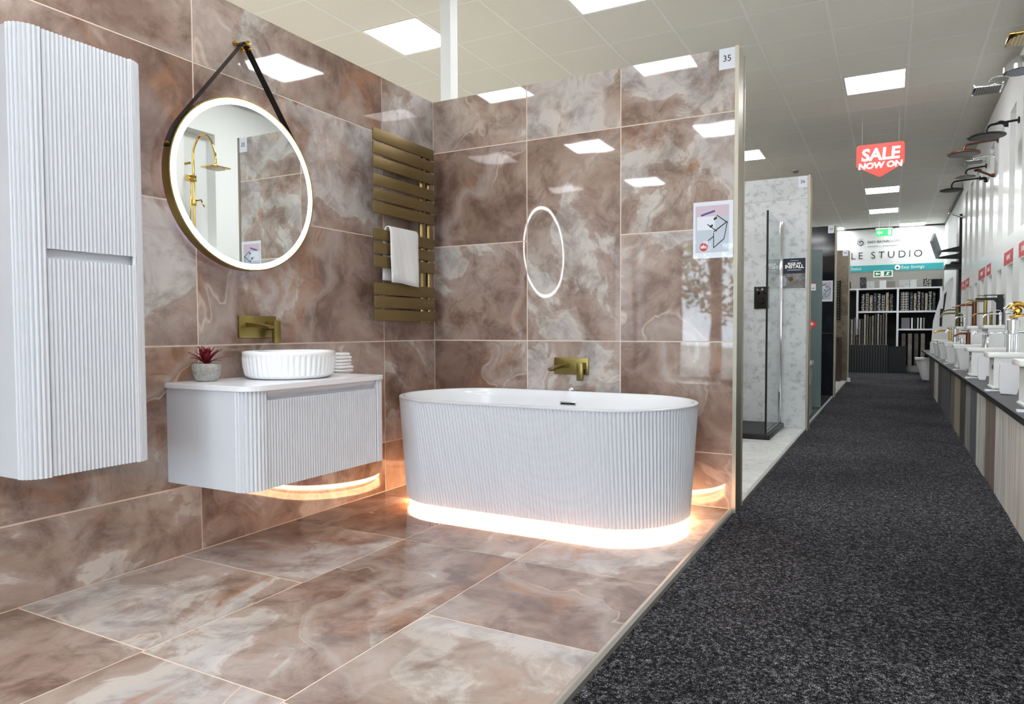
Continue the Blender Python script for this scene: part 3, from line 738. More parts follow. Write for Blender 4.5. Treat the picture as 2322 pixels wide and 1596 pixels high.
# glass screen
sc = thing('shower_screen', (1.696, 2.88, .045), 'clear glass shower screen with black edge standing on the black tray', 'shower screen')
finish('pane', boxm(1.692, 1.700, 2.475, 3.27, .05, 1.975), m_glass, sc)
finish('edge_profile', boxm(1.688, 1.704, 2.462, 2.475, .0455, 1.975), m_black, sc)
finish('wall_profile', boxm(1.682, 1.712, 3.262, 3.298, .0455, 1.99, bev=.004), m_chrome, sc, .6)
finish('sill_profile', boxm(1.688, 1.704, 2.475, 3.262, .0455, .0545), m_chrome, sc)
# concealed valve
vv = thing('shower_valve', (1.51, YB, 1.155), 'black concealed shower valve plate with three round controls', 'shower valve')
finish('plate', boxm(1.443, 1.585, YB-.012, YB-.0005, 1.157, 1.373, bev=.003), m_blackg, vv, .6)
for x, z, r_ in ((1.482, 1.318, .017), (1.545, 1.318, .017), (1.512, 1.232, .03)):
    finish('control', lathe(B(), [(r_, -.012), (r_, -.035), (r_*.8, -.04)], (x, YB, z), 24, 1), m_blackg, vv, .6)

# ================================================================== THIRD BAY (black marble)
YB = 6.9
number('37', 1.828, 2.326, YB, 'white card reading 37 at the top of the black marble wall')
a4(1.70, 1.355, .2, .298, YB, 'laminated product sheet with line drawing on the black marble wall')
fg = thing('frosted_screen', (1.745, 5.2, .0), 'tall frosted grey glass screen standing before the black marble wall', 'glass screen')
finish('pane', boxm(1.58, 1.905, 5.196, 5.206, .012, 1.915), m_frostg, fg)
finish('foot_rail', boxm(1.58, 1.905, 5.19, 5.212, .0005, .012), m_chrome, fg)
lc = thing('price_label', (1.803, 5.195, 1.42), 'small white price label stuck on the frosted glass screen', 'label')
finish('paper', boxm(1.772, 1.834, 5.1935, 5.1955, 1.425, 1.518), m_paper, lc)
finish('print', boxm(1.785, 1.82, 5.1928, 5.1935, 1.45, 1.456), m_ink, lc)
finish('header_print', boxm(1.772, 1.834, 5.1928, 5.1935, 1.508, 1.518), m_inkred, lc)
rd = thing('red_diamond_sign', (1.775, 5.19, .945), 'red diamond shaped sticker on the frosted glass screen', 'sign')
finish('plate', prism(B(), [(1.71, 1.015), (1.778, .946), (1.847, 1.015), (1.778, 1.084)], 5.191, 5.1955, lambda a, b, z: (a, z, b)), m_red, rd)
finish('arrow_print', prism(B(), [(1.76, 1.01), (1.79, 1.01), (1.79, .995), (1.815, 1.02), (1.79, 1.045), (1.79, 1.03), (1.76, 1.03)], 5.1902, 5.191, lambda a, b, z: (a, z, b)), m_inkw, rd)
v7 = thing('basin_unit', (1.70, 4.2, 0), 'grey basin unit with white top beside the frosted glass screen', 'vanity unit')
finish('body', boxm(1.5, 1.868, 4.0, 4.42, .0005, .565), plain('grey_lacquer', '#8b8f90', .4), v7)
finish('top', boxm(1.49, 1.897, 3.98, 4.44, .565, .612, bev=.008), m_ceram, v7, .6)
finish('door', boxm(1.868, 1.884, 4.02, 4.40, .03, .53), plain('grey_lacquer_door', '#9a9e9f', .35), v7)
finish('handle', boxm(1.884, 1.9, 4.04, 4.055, .36, .42), m_chrome, v7)

# ================================================================== FOURTH BAY (brown stone)
YB = 10.3
number('38', 1.818, 2.332, YB, 'white card on the rough brown stone wall', w=.092)
lr = thing('ladder_radiator', (1.70, YB, 1.13), 'black ladder towel radiator on the brown stone wall', 'radiator')
for x in (1.60, 1.785): finish('upright', tube(B(), [(x, YB-.05, 1.13), (x, YB-.05, 1.87)], .014, 8), m_black, lr, .6)
for k in range(15): finish('rung', tube(B(), [(1.60, YB-.05, 1.15+k*.05), (1.785, YB-.05, 1.15+k*.05)], .012, 6), m_black, lr, .6)
for x in (1.60, 1.785): finish('bracket', tube(B(), [(x, YB-.05, 1.5), (x, YB-.0005, 1.5)], .008, 6), m_black, lr)
bc = thing('brown_cabinet', (1.67, 10.1, 0), 'dark brown wooden cabinet below the black ladder radiator', 'cabinet')
m_bw = wood('dark_brown_wood', '#2a1d17', '#4a352a')
finish('body', boxm(1.5, 1.815, 9.95, 10.295, .0005, .79), m_bw, bc)
finish('top', boxm(1.49, 1.825, 9.93, 10.297, .79, .815), m_bw, bc)
finish('door', boxm(1.815, 1.832, 9.96, 10.285, .03, .77), m_bw, bc)
wd_ = thing('corner_guard', (1.925, 10.23, FL), 'small white corner guard at the foot of the brown wall', 'guard')
finish('guard', prism(B(), [(1.931, 10.18), (1.985, 10.18), (1.965, 10.26), (1.931, 10.27)], FL, .055), m_white, wd_)

# ================================================================== END OF THE AISLE: TILE STUDIO
SHY = 14.0
sh = thing('tile_shelving', (2.65, 14.25, FL), 'white framed tile display shelving along the end wall', 'shelving')
finish('back_board', boxm(1.30, 3.66, 14.55, 14.58, FL, 1.9), m_dark, sh)
for z0, z1, x0, x1 in ((1.885, 1.92, 1.30, 3.66), (1.345, 1.385, 1.93, 3.60), (.935, .972, 2.78, 3.60)): finish('shelf', boxm(x0, x1, SHY, 14.55, z0, z1), m_white, sh)
for x, z0 in ((1.905, .82), (2.755, .5), (3.62, .5)): finish('upright', boxm(x, x+.045, SHY-.005, 14.55, z0, 1.884), m_white, sh)
for x in (1.32, 1.905, 2.755, 3.62): finish('lower_upright', boxm(x+.004, x+.04, SHY+.02, 14.55, FL, .82 if x == 1.905 else .5), m_dark, sh)
finish('plinth', boxm(2.96, 3.6, SHY+.02, 14.5, FL, .12), m_greyw, sh)
bb = thing('black_bin', (2.78, 13.85, FL), 'low black display box in front of the tile shelving', 'box')
finish('body', boxm(2.60, 2.965, 13.62, 13.96, FL, .555, bev=.004), m_black, bb)
finish('lid', boxm(2.597, 2.968, 13.617, 13.963, .555, .568), m_black, bb)
rk = thing('tile_rack', (2.25, 13.8, FL), 'black slotted floor rack holding tall tile slabs', 'rack')
finish('base', boxm(1.62, 2.59, 13.66, 13.97, FL, .02), m_black, rk)
finish('back_rail', boxm(1.62, 2.59, 13.955, 13.97, .02, .60), m_black, rk); finish('front_panel', boxm(1.62, 2.59, 13.652, 13.66, FL, .60), m_black, rk)
for k in range(18):
    x = 1.64+k*.055; finish('divider', boxm(x, x+.008, 13.644, 13.6515, FL+.001, .62), plain('rack_wire', '#58595b', .35) if k == 0 else MATS['rack_wire'], rk)
rngs = random.Random(11); ORD = 'first second third fourth fifth sixth seventh eighth ninth tenth eleventh twelfth thirteenth fourteenth fifteenth sixteenth seventeenth'.split()
slabm = [concrete('slab_%d' % i, a, b, .4, 4) for i, (a, b) in enumerate((('#3c3833', '#5c564d'), ('#6e675c', '#958d80'), ('#2a2725', '#46423c'), ('#7f7a72', '#b1aca2'), ('#4d463d', '#6f665a')))]
names = ('charcoal', 'taupe', 'black brown', 'pale grey', 'walnut brown')
for k in range(17):
    x = 1.65+k*.055; top = (1.22 if k < 8 else 1.28 if k < 13 else 1.32)+.03*math.sin(k*1.7)
    if 1.90 < x+.015 < 1.96: top = .80
    o = finish('tile_slab', boxm(x, x+.034, 13.69, 13.94, .0205, top), slabm[k % 5], None)
    tag(o, '%s tile slab, %s from the black box end of the floor rack' % (names[k % 5], ORD[16-k]), 'tile slab', 'tile slabs in the black rack')
# mosaic sample boards in the upper bays
def mosaic(name, a, b, sc_, plane=None, rnd=1.0, r=(.3, .42)):
    s = NT(name); v = s.coord(0 if plane else 1); vo = s.n('ShaderNodeTexVoronoi')
    if plane:
        vo.voronoi_dimensions = '2D'; sp = s.n('ShaderNodeSeparateXYZ'); cb = s.n('ShaderNodeCombineXYZ'); s.l(v, sp.inputs[0])
        s.l(sp.outputs[0], cb.inputs[0]); s.l(sp.outputs[plane], cb.inputs[1]); v = cb.outputs[0]
    vo.inputs['Scale'].default_value = sc_; vo.inputs['Randomness'].default_value = rnd; s.l(v, vo.inputs['Vector'])
    s.l(s.ramp(vo.outputs['Distance'], [(r[0], a), (r[1], b)]), s.b.inputs['Base Color']); s.set(Roughness=.3); return s.m
mos = [mosaic('mosaic_dots', '#1c1c1e', '#a39f98', 17, 2, 0), mosaic('mosaic_light', '#b9b6ae', '#2a2a2c', 24, 2, .5), mosaic('mosaic_grey', '#77777a', '#1b1b1d', 26), mosaic('mosaic_bronze', '#6c5a45', '#a89a86', 18)]
mn = ('dotted', 'pale pebble', 'grey pebble', 'bronze')
for k in range(8):
    x = 2.02+k*.085; h = .40+.03*math.sin(k*2.3)
    o = finish('mosaic_board', boxm(x, x+(.06 if k else .2 if 0 else .06), SHY+.06, 14.4, 1.3855, 1.3855+h), mos[(k*3+1) % 4], None)
    tag(o, '%s mosaic sample board, %s to the left of the centre upright' % (mn[(k*3+1) % 4], ORD[7-k]), 'sample board', 'mosaic boards, left upper shelf')
for k in range(8):
    x = 2.84+(k*.085 if k == 0 else .19+(k-1)*.075); w = .16 if k == 0 else .05
    o = finish('mosaic_board', boxm(x, x+w, SHY+.05, 14.4, 1.3855, 1.3855+.43-.02*(k % 3)), mos[0 if k == 0 else (k % 3)+1], None)
    tag(o, ('wide dotted mosaic sample board beside the centre upright' if k == 0 else '%s mosaic sample board, %s to the right of the centre upright' % (mn[(k % 3)+1], ORD[k])), 'sample board', 'mosaic boards, right upper shelf')
for k in range(6):
    x = 2.86+(0 if k == 0 else .2+(k-1)*.06); w = .17 if k == 0 else .03
    o = finish('sample_tile', boxm(x, x+w, SHY+.07, 14.4, .9725, .9725+.25), [plain('sample_grey', '#77777a', .4), m_white, m_black, m_conc, m_white, slabm[1]][k], None)
    tag(o, ['wide grey', 'first thin white', 'thin black', 'thin concrete grey', 'second thin white', 'thin taupe'][k]+' sample tile on the middle shelf', 'sample tile', 'sample tiles on the middle shelf')
for k in range(4):
    x = 2.87+k*.13; o = finish('wood_board', boxm(x, x+.08, SHY+.08, 14.3, .1205, .86), slabm[(4, 1, 0, 1)[k]], None)
    tag(o, ['walnut brown board first from the centre upright', 'taupe board second from the centre upright', 'charcoal board third from the centre upright', 'taupe board fourth from the centre upright'][k]+' in the low shelf bay', 'board', 'boards in the low shelf bay')
for k, (px, w, h, m, d) in enumerate(((1912, .32, .17, m_dark, 'black wide'), (1957, .13, .26, mos[2], 'grey mottled tall'), (1974, .15, .16, m_conc, 'pale grey'), (2002, .14, .17, m_white, 'white'), (2020, .18, .15, m_greyw, 'warm grey'), (2050, .20, .17, m_conc, 'concrete grey'), (2071, .13, .17, m_paintw, 'off white'), (2101, .14, .19, mos[1], 'pale pebble'), (2124, .22, .17, m_blackg, 'glossy black'))):
    x = pix(px, 650, 1, SHY+.1).x; o = finish('sample_box', boxm(x-w/2, x+w/2, SHY+.02, SHY+.32, 1.9205, 1.9205+h, bev=.004), m, None)
    tag(o, '%s sample box on top of the tile shelving' % d, 'sample box', 'sample boxes on top of the shelving')
# exit signs
ex = thing('exit_sign', (2.48, 13.0, 2.99), 'glowing green exit sign hanging from the ceiling', 'sign')
finish('housing', boxm(2.312, 2.648, 12.985, 13.03, 3.145, 3.17), m_white, ex)
finish('panel', boxm(2.318, 2.643, 12.99, 13.005, 2.992, 3.145), m_exit, ex)
finish('arrow_print', prism(B(), [(2.34, 3.07), (2.39, 3.02), (2.39, 3.05), (2.45, 3.05), (2.45, 3.09), (2.39, 3.09), (2.39, 3.12)], 12.986, 12.99, lambda a, b, z: (a, z, b)), m_inkw, ex)
finish('door_print', boxm(2.56, 2.62, 12.986, 12.99, 3.01, 3.13), m_inkw, ex)
for x in (2.38, 2.58): finish('rod', tube(B(), [(x, 13.01, 3.17), (x, 13.01, CEIL-.003)], .004, 6), m_white, ex)
e2 = thing('escape_sign', (2.45, YE, 2.2), 'white and green escape route sign below the teal band', 'sign')
finish('plate', boxm(2.245, 2.665, YE-.016, YE-.009, 2.21, 2.365), m_inkw, e2)
for x0, x1 in ((2.27, 2.40), (2.48, 2.64)): finish('green_print', boxm(x0, x1, YE-.018, YE-.016, 2.235, 2.345), m_green, e2)
finish('arrow_print', prism(B(), [(2.285, 2.29), (2.33, 2.245), (2.33, 2.275), (2.385, 2.275), (2.385, 2.305), (2.33, 2.305), (2.33, 2.335)], YE-.020, YE-.018, lambda a, b, z: (a, z, b)), m_inkw, e2)
finish('runner_print', prism(B(), [(2.50, 2.25), (2.54, 2.29), (2.53, 2.32), (2.58, 2.33), (2.61, 2.30), (2.57, 2.30), (2.57, 2.27), (2.62, 2.25), (2.56, 2.26)], YE-.020, YE-.018, lambda a, b, z: (a, z, b)), m_inkw, e2)
# hanging sale sign
SYY = 5.0
P_ = lambda x, y: (pix(x, y, 1, SYY).x, pix(x, y, 1, SYY).z)
sl = thing('sale_sign', (2.5, SYY, 2.75), 'red hanging sign reading sale now on', 'sign')
x0, z1 = P_(1942, 331); x1, _ = P_(2052, 322); zb = P_(1998, 401)[1]; zm = P_(1943, 380)[1]; xm = (x0+x1)/2; r_ = .03
pts = arc((x1-r_, z1-r_), r_, 0, PI/2, 5)+arc((x0+r_, z1-r_), r_, PI/2, PI, 5)+arc((x0+r_, zm+.02), r_, PI, 1.3*PI, 4)+[(xm-.02, zb+.008), (xm, zb), (xm+.02, zb+.008)]+arc((x1-r_, zm+.02), r_, -.3*PI, 0, 4)
finish('board', prism(B(), pts, SYY, SYY+.006, lambda a, b, z: (a, z, b)), m_red, sl)
text('lettering', 'SALE', .185, (xm, SYY-.001, z1-.125), '-Y', m_inkw, sl, bold=.007, sx=1.0, shear=.08)
text('lettering', 'NOW ON', .092, (xm, SYY-.001, z1-.245), '-Y', m_inkw, sl, bold=.005, sx=1.08, shear=.08)
for x in (x0+.06, x1-.06): finish('wire', tube(B(), [(x, SYY+.003, z1-.01), (x, SYY+.003, CEIL-.003)], .0012, 5), m_rail, sl)
sd = thing('smoke_detector', (1.307, 7.475, CEIL-.05), 'small white smoke detector on the ceiling', 'detector')
finish('base', lathe(B(), [(.05, -.003), (.05, -.018)], (1.307, 7.475, CEIL), 24), m_white, sd)
finish('head', lathe(B(), [(.042, -.018), (.038, -.04), (.02, -.05)], (1.307, 7.475, CEIL), 24), m_greyw, sd, .6)

# ================================================================== RIGHT SIDE: PLANKED COUNTER AND TAP DISPLAY
WX, WZ = 3.2, .545
dc = thing('display_counter', (3.4, 4.0, FL), 'long counter faced with mixed weathered wooden planks', 'counter')
finish('carcass', boxm(3.24, XR-.001 if 0 else 3.598, -2.4, 9.1, FL, .512), m_dark, dc)
pw = {'pale': wood('plank_pale', '#8f8d88', '#c3c1bb'), 'taupe': wood('plank_taupe', '#5c5148', '#76695d'), 'slate': wood('plank_slate', '#3b3c41', '#5d5e62'),
      'brown': wood('plank_brown', '#2e2722', '#4d443b'), 'beige': wood('plank_beige', '#77705f', '#9f9684'), 'grey': wood('plank_grey', '#6a6a68', '#96958f')}
pb = [(-2.4, -1.7, 'beige'), (-1.7, -1.0, 'grey'), (-1.0, -.25, 'taupe'), (-.25, .5, 'pale'), (.5, 1.14, 'pale'), (1.14, 1.635, 'taupe'), (1.635, 2.1, 'pale'), (2.1, 2.58, 'slate'), (2.58, 2.98, 'grey'), (2.98, 3.42, 'brown'),
      (3.42, 4.04, 'beige'), (4.04, 4.59, 'taupe'), (4.59, 5.25, 'slate'), (5.25, 6.0, 'slate'), (6.0, 6.7, 'brown'), (6.7, 7.5, 'pale'), (7.5, 8.3, 'slate'), (8.3, 9.1, 'brown')]
for k, (a, b, m) in enumerate(pb):
    d = .003*(k % 3); finish('plank', boxm(3.215+d, 3.24, a+.002, b-.002, FL, .513), pw[m], dc)
wt = thing('worktop', (3.4, 5.0, .515), 'dark grey worktop with black front edge on the planked counter', 'worktop')
finish('slab', boxm(WX+.004, 3.6, -2.4, 12.0, .515, WZ), m_work, wt)
finish('front_edge', boxm(WX, WX+.004, -2.4, 12.0, .513, WZ), m_workedge, wt)
# price strips along the worktop
for k, y in enumerate((.35, 1.62, 2.95, 4.25, 5.6, 6.9)):
    t = thing('price_strip', (3.255, y, WZ), 'white price strip on the dark worktop, %s from the open end of the planked counter' % ORD[5-k], 'label', 'price strips on the worktop')
    finish('strip', prism(B(), [(3.215, WZ+.0005), (3.335, WZ+.0005), (3.335, WZ+.004), (3.215, WZ+.012)], y, y+.05, lambda a, b, z: (a, z, b)), m_paper, t)
    finish('print', boxm(3.24, 3.31, y-.0006, y, WZ+.0015, WZ+.0035), m_ink, t)

# white lidded display boxes; low ones carry low taps, tall ones tall taps
def dbox(y0, y1, x0, x1, z1, label, sticker=True, taper=0):
    t = thing('display_box', ((x0+x1)/2, (y0+y1)/2, WZ), label, 'display box')
    finish('body', prism(B(), [(x0+taper, y0+.012), (x1, y0+.012), (x1, y1-.012), (x0+taper, y1-.012)], WZ, z1-.034), m_slatw, t)
    finish('lid', boxm(x0-.035, x1, y0, y1, z1-.034, z1, bev=.006), m_slatw, t, .6)
    finish('foot', boxm(x0-.008+taper, x1, y0+.004, y1-.004, WZ+.0002, WZ+.012), m_slatw, t)
    if sticker:
        s = finish('sticker', boxm(x0-.0012+taper, x0-.0002+taper, y0+.03, y0+.10, z1-.20, z1-.08), m_paper, t)
        finish('sticker_print', boxm(x0-.0024+taper, x0-.0012+taper, y0+.04, y0+.09, z1-.115, z1-.085), m_ink, s)
    return t
lows = [(.60, 'beside the nearest price strip'), (1.88, 'carrying the thick chrome column tap'), (3.33, 'carrying the flared chrome tap'), (4.81, 'with the wavy fluted bowl beside it'), (6.26, 'carrying the slim chrome column'), (7.55, 'carrying the low polished gold tap'), (8.75, 'at the far end of the worktop')]
for y, d in lows: dbox(y, y+.27, 3.29, 3.598, .79, 'low white lidded display box '+d)
dbox(3.88, 4.36, 3.465, 3.598, .99, 'tall white lidded display box carrying the black square tap', False)
dbox(5.15, 5.55, 3.44, 3.598, .99, 'tall white lidded display box carrying the copper tap', False)
dbox(6.6, 7.0, 3.44, 3.598, .99, 'tall white lidded display box carrying the curved bronze tap', False)
dbox(7.9, 8.3, 3.44, 3.598, .99, 'tall white lidded display box carrying the olive brass tap', False)
# white ceramic pieces standing between the boxes
def seat_panel(px0, px1, py0, py1, y, label):
    a, b = pix(px0, py0, 1, y), pix(px1, py1, 1, y); t = thing('toilet_cover', ((a.x+b.x)/2, y, WZ), label, 'toilet seat'); x0, x1, z1 = a.x, b.x, a.z
    pts = [(x0+.008, WZ+.006), (x1-.008, WZ+.001), (x1, WZ+.02), (x1, z1-.012), (x1-.01, z1), (x0+.01, z1), (x0, z1-.012), (x0-.004, (WZ+z1)/2), (x0, WZ+.02)]
    bm = prism(B(), pts, y, y+.028, lambda a_, b_, z: (a_, z, b_)); finish('lid', bm, m_white, t, .5)
    bm = prism(B(), [(x0+.01, WZ+.001), (x1-.004, WZ+.0005), (x1-.004, z1-.01), (x0+.01, z1-.01)], y+.0305, y+.05, lambda a_, b_, z: (a_, z, b_)); finish('ring', bm, m_white, t)
    finish('hinge', tube(B(), [(x0+.015, y+.029, z1-.004), (x1-.015, y+.029, z1-.004)], .006, 8), m_chrome, t)
seat_panel(2268, 2308, 822, 898, 1.40, 'white toilet seat standing on edge near the thick chrome tap')
seat_panel(2219, 2236, 806, 862, 2.75, 'white toilet seat standing on edge beside the flared chrome tap')
def pan(x, y, z, label, s=1.0, wave=0, group=None):
    """small tapered white ceramic bowl"""
    t = thing('ceramic_bowl', (x, y, z), label, 'bowl'); n = 40; lp = []
    for r_, h in ((.055, 0), (.06, .02), (.075, .12), (.09, .19), (.096, .215), (.088, .217), (.075, .18), (.05, .12)):
        lp.append([(x+s*(r_+wave*math.sin(9*2*PI*i/n)*min(1, h*6))*math.cos(2*PI*i/n), y+s*(r_+wave*math.sin(9*2*PI*i/n)*min(1, h*6))*math.sin(2*PI*i/n), z+h*s) for i in range(n)])
    finish('outside', rings(B(), lp[:6], True, False), m_ceram, t, 1.0); finish('inside', rings(B(), lp[5:], False, True), m_ceram, t, 1.0); return t
pan(3.345, 4.55, WZ, 'wavy fluted white ceramic bowl on the worktop', 1.0, .008)
pan(3.335, 5.95, WZ, 'plain white ceramic bowl between two low display boxes')
pan(3.33, 7.25, WZ, 'white ceramic bowl standing before the curved bronze tap', .95)
pan(3.32, 8.3, WZ, 'small white ceramic bowl near the end of the worktop', .95)
o = thing('white_pack', (3.34, 9.6, WZ), 'small white carton pack at the far end of the worktop', 'box')
finish('body', boxm(3.25, 3.45, 9.5, 9.72, WZ+.0005, .74), m_slatw, o); finish('lid', boxm(3.29, 3.41, 9.53, 9.69, .74, .80), m_slatw, o)

# taps
def smooth_path(P, n=6):
    P = [Vector(p) for p in P]; out = []
    for i in range(len(P)-1):
        a, b, c_, d = P[max(0, i-1)], P[i], P[i+1], P[min(len(P)-1, i+2)]
        for k in range(n):
            t = k/n; out.append(.5*((2*b)+(c_-a)*t+(2*a-5*b+4*c_-d)*t*t+(3*b-a-3*c_+d)*t**3))
    return out+[P[-1]]
def tall_tap(px, y, z0, h, r, reach, mat, label, drop=.02, sp_z=None, lever=True, group=None, sr=None):
    x = pix(px, 735, 1, y).x; x = min(x, 3.585-r); t = thing('basin_tap', (x, y, z0), label, 'tap')
    finish('base_ring', lathe(B(), [(r*1.5, .0003), (r*1.5, .006), (r*1.1, .008)], (x, y, z0), 20), mat, t, .6)
    finish('body', lathe(B(), [(r, .008), (r, h-.004), (r*.85, h)], (x, y, z0), 20), mat, t, .6)
    zs = z0+(sp_z or h*.8); sr = sr or r*.55
    finish('spout', tube(B(), smooth_path([(x-r*.6, y, zs), (x-reach*.55, y, zs+.002), (x-reach*.85, y, zs-drop*.3), (x-reach, y, zs-drop), (x-reach-.004, y, zs-drop-.014)]), sr, 12), mat, t, .8)
    if lever: finish('lever', tube(B(), [(x, y, z0+h+.001), (x, y, z0+h+.014), (x-.02, y, z0+h+.018), (x-.07, y, z0+h+.022)], .005, 8), mat, t, .8)
    return t
ZT2 = .99
# black square tap
x = pix(2275, 735, 1, 3.98).x; x = min(x, 3.565); t = thing('basin_tap', (x, 3.98, ZT2), 'tall matt black square tap on the white display box', 'tap')
finish('body', boxm(x-.028, x+.026, 3.955, 4.005, ZT2, 1.245, bev=.003), m_black, t); finish('spout', prism(B(), [(x-.2, 1.243), (x-.19, 1.226), (x-.05, 1.224), (x-.028, 1.20), (x-.028, 1.248), (x-.19, 1.248)], 3.955, 4.005, lambda a, b, z: (a, z, b)), m_black, t)
finish('lever', boxm(x-.13, x+.03, 3.96, 4.0, 1.268, 1.276, bev=.002), m_black, t); finish('neck', boxm(x-.022, x+.022, 3.96, 4.0, 1.2455, 1.268), m_black, t)
tall_tap(2234, 4.22, ZT2, .27, .016, .16, m_brass, 'tall brushed brass tap beside the black square tap', sp_z=.235)
tall_tap(2247, 4.10, ZT2, .13, .013, .15, m_olive, 'short brushed brass tap before the tall brass tap', sp_z=.112, lever=False)
tall_tap(2268, 3.915, ZT2, .12, .014, .13, m_chrome, 'chrome mixer tap standing before the black square tap', sp_z=.105)
tall_tap(2209, 5.35, ZT2, .27, .024, .17, m_copper, 'tall copper tap on the white display box', sp_z=.235)
tall_tap(2187, 6.72, ZT2, .15, .016, .10, m_chrome, 'slim chrome column tap on the white display box', sp_z=.125)
tall_tap(2170, 8.1, ZT2, .27, .02, .17, m_olive, 'tall olive brass tap at the far display box', sp_z=.25)
x = 3.50; t = thing('basin_tap', (x, 6.88, ZT2), 'curved bronze gooseneck tap on the white display box', 'tap')
finish('base_ring', lathe(B(), [(.02, .0003), (.02, .01)], (x, 6.88, ZT2), 16), m_olive, t)
finish('neck', tube(B(), smooth_path([(x, 6.88, ZT2+.01), (x, 6.88, ZT2+.12), (x-.02, 6.88, ZT2+.165), (x-.07, 6.88, ZT2+.175), (x-.18, 6.88, ZT2+.175), (x-.235, 6.88, ZT2+.16), (x-.255, 6.88, ZT2+.12)]), .011, 12), m_olive, t, .8)
finish('lever', tube(B(), [(x, 6.86, ZT2+.05), (x-.08, 6.86, ZT2+.055)], .006, 8), m_black, t)
# low taps on the low boxes
x = pix(2240, 790, 1, 3.45).x; t = thing('basin_tap', (x, 3.45, .79), 'flared chrome tap with a long cross bar', 'tap')
finish('body', lathe(B(), [(.042, .0003), (.040, .006), (.026, .06), (.022, .095), (.026, .11), (.016, .115)], (x, 3.45, .79), 24), m_chrome, t, .7)
finish('spout', tube(B(), smooth_path([(x-.01, 3.45, .905), (x-.06, 3.45, .925), (x-.1, 3.45, .92), (x-.115, 3.45, .905)]), .012, 12), m_chrome, t, .8)
finish('cross_bar', tube(B(), [(x-.09, 3.45, .918), (x+.13, 3.45, .922)], .008, 10), m_chrome, t)
for dx in (-.09, .13): finish('knob', lathe(B(), [(.014, -.012), (.016, 0), (.014, .012)], (x+dx, 3.45, .92), 14), m_chrome, t, .6)
x = pix(2296, 800, 1, 2.02).x; t = thing('basin_tap', (x, 2.02, .79), 'thick chrome double column tap with a flat arm', 'tap')
for dx in (-.018, .02): finish('column', lathe(B(), [(.018, .0003), (.018, .125), (.014, .13)], (x+dx, 2.02, .79), 24), m_chrome, t, .6)
finish('arm', boxm(x-.02, x+.16, 2.008, 2.032, .925, .942, bev=.004), m_chrome, t, .6); finish('top_cylinder', lathe(B(), [(.036, .154), (.036, .225), (.030, .23)], (x+.0, 2.02, .79), 24), m_chrome, t, .6)
finish('collar', lathe(B(), [(.03, .131), (.03, .153)], (x, 2.02, .79), 20), m_chrome, t)
tall_tap(2155, 7.68, .79, .20, .02, .20, m_gold, 'low polished gold tap on the white display box', sp_z=.14, lever=False, sr=.014)
tall_tap(2166, 6.4, .79, .17, .022, .10, m_chrome, 'short chrome tap on the low white box', sp_z=.15)
tall_tap(2196, 5.0, .79, .13, .022, .12, m_copper, 'short bronze tap on the low white box', sp_z=.115)
x = pix(2206, 778, 1, 4.95).x
t = thing('pop_up_waste', (3.34, 4.92, .79), 'small chrome waste fitting on the low white box', 'waste fitting')
finish('stem', lathe(B(), [(.012, .0003), (.012, .04), (.028, .045), (.028, .06), (.02, .062)], (3.34, 4.92, .79), 20), m_chrome, t, .6)
finish('nut', lathe(B(), [(.018, .008), (.018, .02)], (3.34, 4.92, .79), 6), m_chrome, t)
# ornate gold and chrome mixer standing on the chrome column group
x = pix(2303, 690, 1, 2.6).x; t = thing('ornate_mixer', (x, 2.6, WZ), 'ornate gold and chrome traditional mixer on a chrome pillar', 'tap')
finish('pillar', lathe(B(), [(.03, .0003), (.03, .3), (.024, .31), (.024, .42), (.034, .43), (.034, .47), (.02, .49)], (x, 2.6, WZ), 24), m_chrome, t, .6)
zq = 1.06
finish('gold_body', tube(B(), smooth_path([(x-.05, 2.6, zq+.045), (x-.01, 2.6, zq+.08), (x+.05, 2.6, zq+.075), (x+.10, 2.6, zq+.02), (x+.12, 2.6, zq-.05)]), .02, 14), m_gold, t, .8)
finish('gold_boss', lathe(B(), [(.012, -.04), (.03, -.02), (.034, 0), (.03, .02), (.012, .04)], (x+.01, 2.6, zq+.03), 20, 1), m_gold, t, .8)
for k, (dx, dz) in enumerate(((-.07, .03), (-.055, -.005), (-.035, .06))):
    finish('chrome_handle', tube(B(), smooth_path([(x, 2.59, zq+.02), (x+dx*.5, 2.59, zq+.02+dz*.6), (x+dx, 2.59, zq+.02+dz)]), .009, 10), m_chrome, t, .8)
    finish('handle_tip', lathe(B(), [(.004, -.012), (.013, 0), (.004, .012)], (x+dx, 2.59, zq+.02+dz), 14), m_white, t, .8)
finish('gold_cross', tube(B(), [(x-.04, 2.58, zq-.02), (x+.06, 2.58, zq+.0)], .009, 10), m_gold, t)

